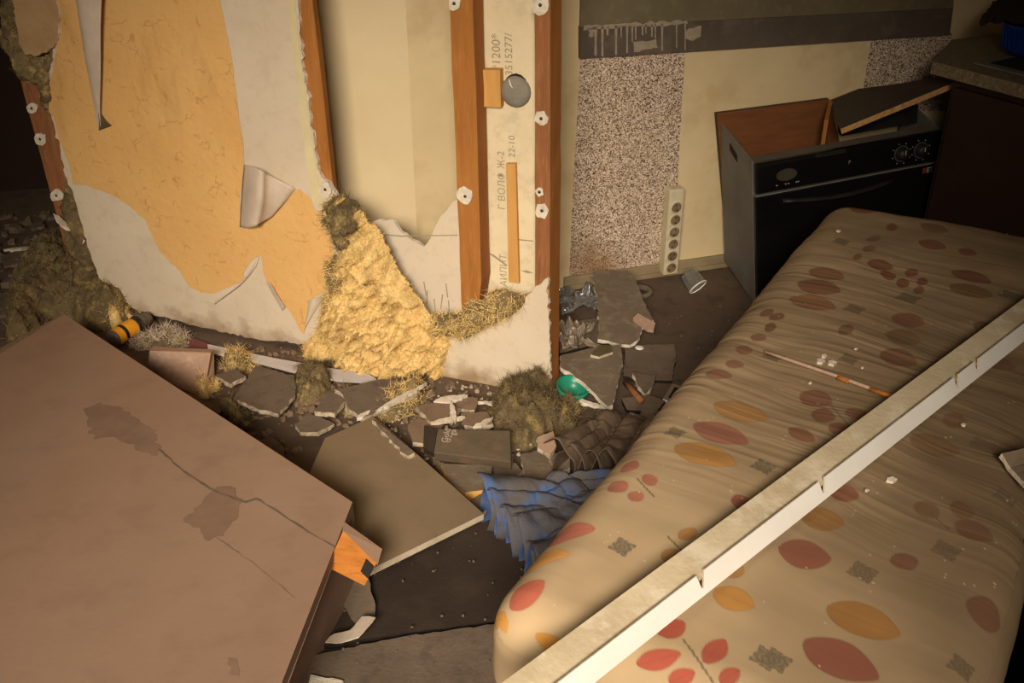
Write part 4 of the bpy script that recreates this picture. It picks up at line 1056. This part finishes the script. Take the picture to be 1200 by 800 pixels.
# gypsum pieces by the kitchen wall
gp1 = plane3(atz(740, 404, .035), atz(694, 322, .10), atz(742, 322, .10))
o = pslab('plasterboard_piece', [(693, 320), (700, 317), (735, 317), (742, 322), (752, 345), (757, 360), (766, 375), (752, 383), (748, 398), (738, 404), (722, 402), (701, 397), (702, 380), (700, 350)], gp1, .012, M_gypd, M_core, None, torn=.0015, seed=2)
tag(o, 'tall grey plasterboard piece leaning near the skirting left of socket strip', 'plasterboard')
o = slab('wood_stick', [gp1.px(742, 372, .014), gp1.px(748, 367, .014), gp1.px(768, 378, .014), gp1.px(766, 386, .014), gp1.px(759, 385, .014)], gp1.n, .012, M_tile, None)
tag(o, 'short pale wood stick on the leaning plasterboard piece', 'stick')
piece('plasterboard_piece', [(656, 417), (690, 408), (728, 403), (730, 425), (724, 450), (718, 474), (712, 476), (700, 464), (686, 450), (668, 436), (657, 430)], .05, .012, M_gypd, M_core, 'broken grey plasterboard slab lying right of the post foot', 'plasterboard', .0013, 3, tilt=(0, .12))
piece('offcut', [(692, 415), (702, 405), (716, 404), (718, 412), (702, 418)], .068, .008, M_cone, M_rim, 'small olive offcut on the slab right of the post foot', 'offcut', .001, 4)
# kitchen floor fragments
frag = [([(733, 404), (790, 403), (792, 418), (788, 446), (748, 444), (730, 440)], .014, 'dark floor tile fragment with a switch insert on it'),
        ([(741, 436), (768, 440), (764, 452), (756, 462), (748, 452)], .03, 'small triangular shard near the black framed switch plate'),
        ([(728, 466), (760, 462), (780, 470), (768, 482), (735, 480)], .022, 'flat dark shard right of the slab at the post foot'),
        ([(752, 478), (788, 484), (782, 502), (772, 510), (748, 500)], .02, 'dark fragment left of the sofa edge below the switch plate'),
        ([(700, 478), (728, 488), (722, 500), (700, 494)], .03, 'white edged fragment above the brown rag'),
        ([(718, 484), (748, 490), (742, 514), (728, 508)], .028, 'kite shaped dark fragment above the brown rag'),
        ([(655, 380), (700, 372), (702, 402), (656, 414)], .03, 'dark slab fragment behind the broken slab at the post')]
for i, (px, z, lab) in enumerate(frag):
    piece('floor_fragment', px, z, min(z, .012), M_gypg if i != 4 else M_gypd, M_core if i in (1, 4, 3) else M_gap, lab, 'fragment', .0012, 20 + i, tilt=(.03 * (i % 3 - 1), .05))
o = tube('wooden_peg', [atz(733, 448, .03), atz(752, 470, .03)], .008, M_woodd, None, k=10); tag(o, 'brown wooden peg lying among floor fragments right of the post', 'peg')
o = lathe('switch_insert', atz(749, 408, .016), A(0, 0, 1), [(0, .004), (.010, .004), (.013, .002), (.013, 0)], M_white, None, k=20); tag(o, 'tiny round white switch insert on the dark floor tile fragment', 'switch')
# framed switch plate
sf = empty('switch_plate'); tag(sf, 'clear framed black switch plate on the floor beside the sofa edge', 'switch')
pq = [atz(788, 449, .02), atz(815, 458, .02), atz(803, 479, .02), atz(777, 467, .02)]
slab('frame', pq, A(0, 0, 1), .012, M_film, M_white, sf)
c = np.mean(pq, 0); inn = [c + (p - c) * .66 + A(0, 0, .002) for p in pq]
slab('black_insert', inn, A(0, 0, 1), .003, M_gap, None, sf)
e = nrm(pq[1] - pq[0]); g = nrm(np.cross(A(0, 0, 1), e))
for k in (-1, 0, 1):
    obox('contact', c + e * (k * .006) - g * .006 + A(0, 0, .003), e * .0025, g * .012 + e * .003, A(0, 0, .003), M_lilac, sf)
# green bowl
gb = lathe('green_bowl', atz(669, 466, .0), A(.12, -.12, 1), [(0, .004), (.022, .004), (.036, .022), (.042, .042), (.045, .042), (.039, .021), (.025, .0), (0, .0)], M_green, None, k=32); tag(gb, 'green plastic bowl on the floor behind the post foot', 'bowl')
# clear plastic
cu = empty('plastic_cup'); tag(cu, 'crushed clear plastic cup on the kitchen floor left of the oven', 'cup')
lathe('cup', atz(818, 336, .03), nrm(A(-.5, .6, .5)), [(.032, .0), (.030, .03), (.024, .055), (.0, .056)], M_clear, cu, k=9, smooth=False)
lathe('rim', atz(818, 336, .03), nrm(A(-.5, .6, .5)), [(.032, -.002), (.035, .0), (.032, .002)], M_white, cu, k=9)
o = lathe('dusty_ring', atz(748, 343, .0), A(0, 0, 1), [(.028, .0), (.045, .0), (.045, .012), (.028, .012), (.028, .0)], M_gypd, None, k=24); tag(o, 'dusty ring shaped lid behind the leaning plasterboard piece', 'lid')

# ------------------------------------------------------------------ slabs of rubble
rub = [([(274, 466), (300, 428), (345, 440), (346, 462), (326, 485), (300, 478)], .04, M_gypg, 'five sided muddy plasterboard slab below the white plastic strip'),
       ([(252, 440), (276, 432), (288, 440), (270, 450)], .05, M_gypg, 'small muddy chip left of the five sided slab'),
       ([(368, 482), (384, 458), (398, 454), (404, 470), (392, 484)], .045, M_gypg, 'dark chip with white broken edge right of the five sided slab'),
       ([(346, 496), (362, 484), (376, 488), (392, 496), (372, 506), (352, 506)], .03, M_gypg, 'flat chip with pale broken edge above the tilted board'),
       ([(392, 456), (446, 444), (500, 446), (488, 460), (452, 478), (424, 490), (410, 480), (402, 462)], .05, M_gypg, 'long dark slab with white broken edge under the yellow heap'),
       ([(296, 516), (318, 512), (332, 522), (334, 536), (316, 534)], .04, M_gypg, 'chip with white edge against the fallen cabinet edge'),
       ([(478, 498), (490, 490), (520, 494), (516, 505), (500, 520), (484, 518)], .05, M_gypm, 'brown chip left of the dark boxed packet'),
       ([(488, 476), (516, 470), (540, 478), (532, 490), (504, 494)], .06, M_gypm, 'brown slab chip below the lower white plasterboard'),
       ([(520, 462), (560, 466), (556, 480), (530, 478)], .05, M_gypm, 'brown slab chip against the foot of the partition'),
       ([(540, 484), (570, 482), (578, 496), (560, 502), (544, 498)], .06, M_gypm, 'brown chip directly above the dark boxed packet'),
       ([(436, 492), (450, 500), (470, 516), (486, 530), (478, 534), (456, 514)], .075, M_gypd, 'narrow sliver along the upper edge of the tilted board'),
       ([(576, 546), (604, 542), (612, 552), (596, 566), (580, 560)], .03, M_gypg, 'muddy chip right of the wood block'),
       ([(610, 532), (640, 526), (652, 540), (655, 572), (632, 580), (616, 566)], .045, M_gypd, 'grey slab between wool chunk and jeans'),
       ([(640, 530), (668, 534), (668, 548), (652, 552)], .05, M_gypd, 'small grey chip left of the brown rag'),
       ([(630, 512), (648, 505), (652, 522), (645, 533), (630, 524)], .07, M_tile, 'pale folded card under the square wool chunk'),
       ([(588, 524), (602, 532), (598, 546), (584, 540)], .03, M_gypg, 'dark chip at the right end of boxed packet'),
       ([(546, 590), (566, 576), (577, 582), (572, 596), (562, 602)], .03, M_gypd, 'pale splinter beside the tip of the tilted board'),
       ([(600, 690), (612, 685), (616, 692), (604, 697)], .02, M_gypd, 'small pale chip between jeans and sofa'),
       ([(200, 458), (226, 462), (258, 478), (246, 486), (216, 470)], .04, M_gypg, 'dark slab chip between pinkish block and fallen cabinet')]
for i, (px, z, m, lab) in enumerate(rub):
    piece('rubble_slab', px, z, .012, m, M_corer, lab, 'rubble', .0016, 60 + i, tilt=(random.uniform(-.08, .08), random.uniform(.0, .12)))
# broken gypsum ribs with white cores: long splinters
spl = [((440, 481), (500, 448), .055, 'long white plaster splinter right of the wool scrap'), ((418, 490), (434, 480), .05, 'short white plaster splinter touching tilted board top corner'), ((508, 470), (548, 462), .065, 'white plaster lump at the yellow heap foot'),
       ((560, 470), (640, 474), .05, 'thin white plaster edge along the lower partition board'), ((505, 494), (545, 487), .07, 'white plaster ridge above the dark boxed packet'), ((528, 470), (534, 494), .075, 'upright pale splinter above the dark boxed packet'),
       ((554, 500), (578, 488), .07, 'short pale splinter at upper right of the boxed packet'), ((656, 462), (716, 478), .02, 'white broken rim under the slab at post foot'), ((4, 292), (44, 288), .03, 'pale straw splinter on the dark floor at far left'),
       ((62, 250), (82, 268), .30, 'pale plaster shard stuck on the left stud')]
for i, (a, b, z, lab) in enumerate(spl):
    p, q = atz(*a, z), atz(*b, z)
    if i == 9: p, q = W.px(*a, .02), W.px(*b, .01)
    d = nrm(q - p); s = nrm(np.cross(d, A(0, 0, 1))); rr = np.random.RandomState(i); wd = .009 if i not in (2, 9) else .018
    P = [p, p + (q - p) * .3 + s * wd * rr.uniform(.6, 1), p + (q - p) * .7 + s * wd * rr.uniform(.6, 1), q, p + (q - p) * .6 - s * wd * .6, p + (q - p) * .25 - s * wd * .7]
    tag(slab('plaster_splinter', P, A(0, -.2, 1), .010, M_core, M_core, None, torn=.0012, seed=i, step=.008), lab, 'splinter')


def crumbs(name, region, n, m, smin, smax, z=.0, seed=0, label=''):
    rng = np.random.RandomState(seed); V = []; F = []
    poly = [tuple(atz(x, y, z)[:2]) for x, y in region]; lo = np.min(poly, 0); hi = np.max(poly, 0); k = 0
    while k < n:
        p = rng.uniform(lo, hi)
        if not in_poly(np.array([p[0]]), np.array([p[1]]), poly)[0]: continue
        s = rng.uniform(smin, smax) ** 1.0; c = A(p[0], p[1], z); a0 = rng.uniform(0, 6.28); b = len(V); h = s * rng.uniform(.3, .8)
        ring = [c + A(math.cos(a0 + j * 1.257) * s * rng.uniform(.5, 1.1), math.sin(a0 + j * 1.257) * s * rng.uniform(.5, 1.1), 0) for j in range(5)]
        t = rng.normal(size=2) * .25
        top = [c + (q - c) * .8 + A(0, 0, h + (q - c)[0] * t[0] + (q - c)[1] * t[1]) for q in ring]
        V += ring + top; F.append(tuple(b + 5 + j for j in range(5)))
        for j in range(5): F.append((b + j, b + (j + 1) % 5, b + 5 + (j + 1) % 5, b + 5 + j))
        k += 1
    o = raw(name, V, F, m); tag(o, label, 'rubble', kind='stuff'); return o


crumbs('rubble_crumbs', [(170, 415), (300, 400), (520, 445), (660, 465), (655, 560), (560, 590), (440, 490), (360, 520), (340, 545)], 520, M_gypm, .003, .014, 0, 1, 'muddy crumbs of plaster covering the floor before the partition')
crumbs('plaster_crumbs', [(400, 470), (520, 445), (650, 468), (620, 540), (500, 540), (440, 490)], 160, M_corer, .002, .008, .02, 2, 'white plaster crumbs in the rubble below the heap')
crumbs('rubble_chips', [(300, 430), (430, 440), (520, 448), (640, 468), (640, 540), (500, 500), (440, 486), (370, 500)], 90, M_gypm, .008, .022, .0, 12, 'brown plaster chips between the larger rubble slabs')
crumbs('floor_crumbs', [(655, 420), (800, 330), (880, 350), (770, 540), (680, 500)], 50, M_gypg, .002, .007, 0, 3, 'dark crumbs on the kitchen floor left of the sofa')
crumbs('far_crumbs', [(-60, 260), (60, 250), (100, 290), (60, 380), (-60, 400)], 120, M_gypg, .006, .03, 0, 4, 'dim debris on the dark floor of the far left room')
crumbs('dust_specks', [(380, 620), (560, 600), (690, 600), (600, 780), (380, 780)], 60, M_gypd, .001, .004, .023, 5, 'pale specks of plaster on the dark floor at bottom centre')
for i, px in enumerate([[(0, 300), (30, 292), (62, 284), (70, 292), (40, 304), (5, 312)], [(20, 318), (52, 308), (64, 316), (44, 330)], [(36, 262), (50, 258), (52, 264), (40, 268)], [(-10, 350), (22, 336), (36, 350), (10, 372)]]):
    piece('far_fragment', px, .02, .01, M_gypg, M_gypd, ['longest dark fragment on the far left floor', 'dark fragment next to the left wool mound', 'tiny pale fragment at back of the far left floor', 'dark fragment at the left picture edge above the cabinet'][i], 'fragment', .002, 90 + i)

# ------------------------------------------------------------------ rags
# draped cloths: a folded and a crumpled sheet settle under gravity in a short cloth simulation


def grid_faces(n, m): return [(i * m + j, (i + 1) * m + j, (i + 1) * m + j + 1, i * m + j + 1) for i in range(n - 1) for j in range(m - 1)]


def settle_cloth(V, F, frames, bend):
    pm = bpy.data.meshes.new('ground'); pm.from_pydata([(-2, -2, 0), (2, -2, 0), (2, 2, 0), (-2, 2, 0)], [], [(0, 1, 2, 3)])
    g = bpy.data.objects.new('ground', pm); COL.objects.link(g); g.modifiers.new('collide', 'COLLISION')
    g.collision.cloth_friction = 30; g.collision.thickness_outer = .004
    cm = bpy.data.meshes.new('sheet'); cm.from_pydata(V.tolist(), [], F); o = bpy.data.objects.new('sheet', cm); COL.objects.link(o)
    md = o.modifiers.new('cloth', 'CLOTH'); st = md.settings
    st.quality = 6; st.mass = .25; st.tension_stiffness = st.compression_stiffness = 15; st.shear_stiffness = 8; st.bending_stiffness = bend; st.air_damping = 2
    cs = md.collision_settings; cs.use_self_collision = True; cs.self_distance_min = .003; cs.distance_min = .004; cs.collision_quality = 4; cs.self_friction = 20
    md.point_cache.frame_start = 1; md.point_cache.frame_end = frames
    for f in range(1, frames + 1): S.frame_set(f)
    e = o.evaluated_get(bpy.context.evaluated_depsgraph_get()); P = np.empty(len(e.data.vertices) * 3); e.data.vertices.foreach_get('co', P); P = P.reshape(-1, 3).copy()
    bpy.data.objects.remove(o); bpy.data.objects.remove(g); S.frame_set(1)
    return P - A((P[:, 0].max() + P[:, 0].min()) / 2, (P[:, 1].max() + P[:, 1].min()) / 2, P[:, 2].min())


def nvec(P): return np.stack([vnoise(P, 1.0, 301 + k) for k in range(3)], -1) * .75


def folded_sheet(n=120, m=36):
    a = np.linspace(0, 1, n)[:, None]; b = np.linspace(0, 1, m)[None, :]
    ph = 2 * math.pi * (5.5 * a + .15 * np.sin(3 * b + 2)); am = .75 + .5 * np.sin(7 * a + 1) ** 2
    x = (.30 * a - .15) * (.62 + .5 * b) + .034 * am * np.sin(ph); z = .075 + .040 * am * np.cos(ph) * (.7 + .5 * b); y = (b - .5) * .27 + .02 * np.sin(5 * a + 1)
    V = np.stack([x + 0 * b, y + 0 * a, z + 0 * b], -1).reshape(-1, 3); V = V + .016 * nvec(V * 11); V[:, 2] += .006 - V[:, 2].min()
    return settle_cloth(V, grid_faces(n, m), 7, .12)


def crumpled_sheet(n=52, m=52):
    X, Y = np.meshgrid(np.linspace(-1, 1, n), np.linspace(-1, 1, m), indexing='ij'); r = np.hypot(X, Y); x, y = X.ravel(), Y.ravel()
    V = np.stack([X * .187, Y * .154, .04 + .16 * (1 - np.clip(r, 0, 1.2) / 1.2)], -1).reshape(-1, 3)
    V = V + .10 * nvec(np.stack([x * 2 + 5, y * 2, 0 * x], 1)) * A(1, 1, .6) + .025 * nvec(np.stack([x * 4, y * 4, 0 * x + 5], 1)); V[:, 2] += .02 - V[:, 2].min()
    return settle_cloth(V, grid_faces(n, m), 14, .05)


def cloth(name, data, n, m, loc, rz, sc, mats, parent=None, th=.003):
    P = data * np.asarray(sc)
    c, q = math.cos(rz), math.sin(rz); V = np.stack([P[:, 0] * c - P[:, 1] * q, P[:, 0] * q + P[:, 1] * c, P[:, 2] + .004], 1) + np.asarray(loc)
    o = raw(name, V, grid_faces(n, m), mats, parent, True)
    md = o.modifiers.new('cloth', 'SOLIDIFY'); md.thickness = th; md.offset = -1
    if isinstance(mats, list): md.material_offset = 1; md.material_offset_rim = 1
    md = o.modifiers.new('soft', 'SUBSURF'); md.levels = md.render_levels = 1
    return o


SHEET_FOLDED = folded_sheet(); SHEET_CRUMPLED = crumpled_sheet()
rag = cloth('brown_rag', SHEET_FOLDED * A(1, -1, 1), 120, 36, atz(722, 552, .0), -.45, (.66, .92, 1.5), M_rag)
tag(rag, 'crumpled brown plastic rag between rubble and sofa', 'rag')
o = cloth('plastic_bag', SHEET_CRUMPLED, 52, 52, atz(682, 352, .0), 2.2, (.42, .55, 1.1), M_clear); tag(o, 'crumpled clear plastic bag behind the post', 'bag')
o = cloth('plastic_film', SHEET_CRUMPLED, 52, 52, atz(674, 396, .03), .3, (.34, .40, 1.3), M_film); tag(o, 'dusty folded film below the clear bag behind the post', 'film')
jn = empty('blue_jeans'); tag(jn, 'muddy blue jeans crumpled on the floor beside the sofa', 'jeans')
cloth('folded_leg', SHEET_FOLDED * A(1, -1, 1), 120, 36, atz(654, 638, .0), -1.2, (.84, .86, 1.3), [M_jeanb, M_jean], jn, .004)
cloth('folded_leg', SHEET_FOLDED, 120, 36, atz(674, 614, .0), -1.9, (.55, .75, 1.3), [M_jean, M_jeanb], jn, .004)

for m in bpy.data.meshes:
    if not m.name: m.name = 'mesh'
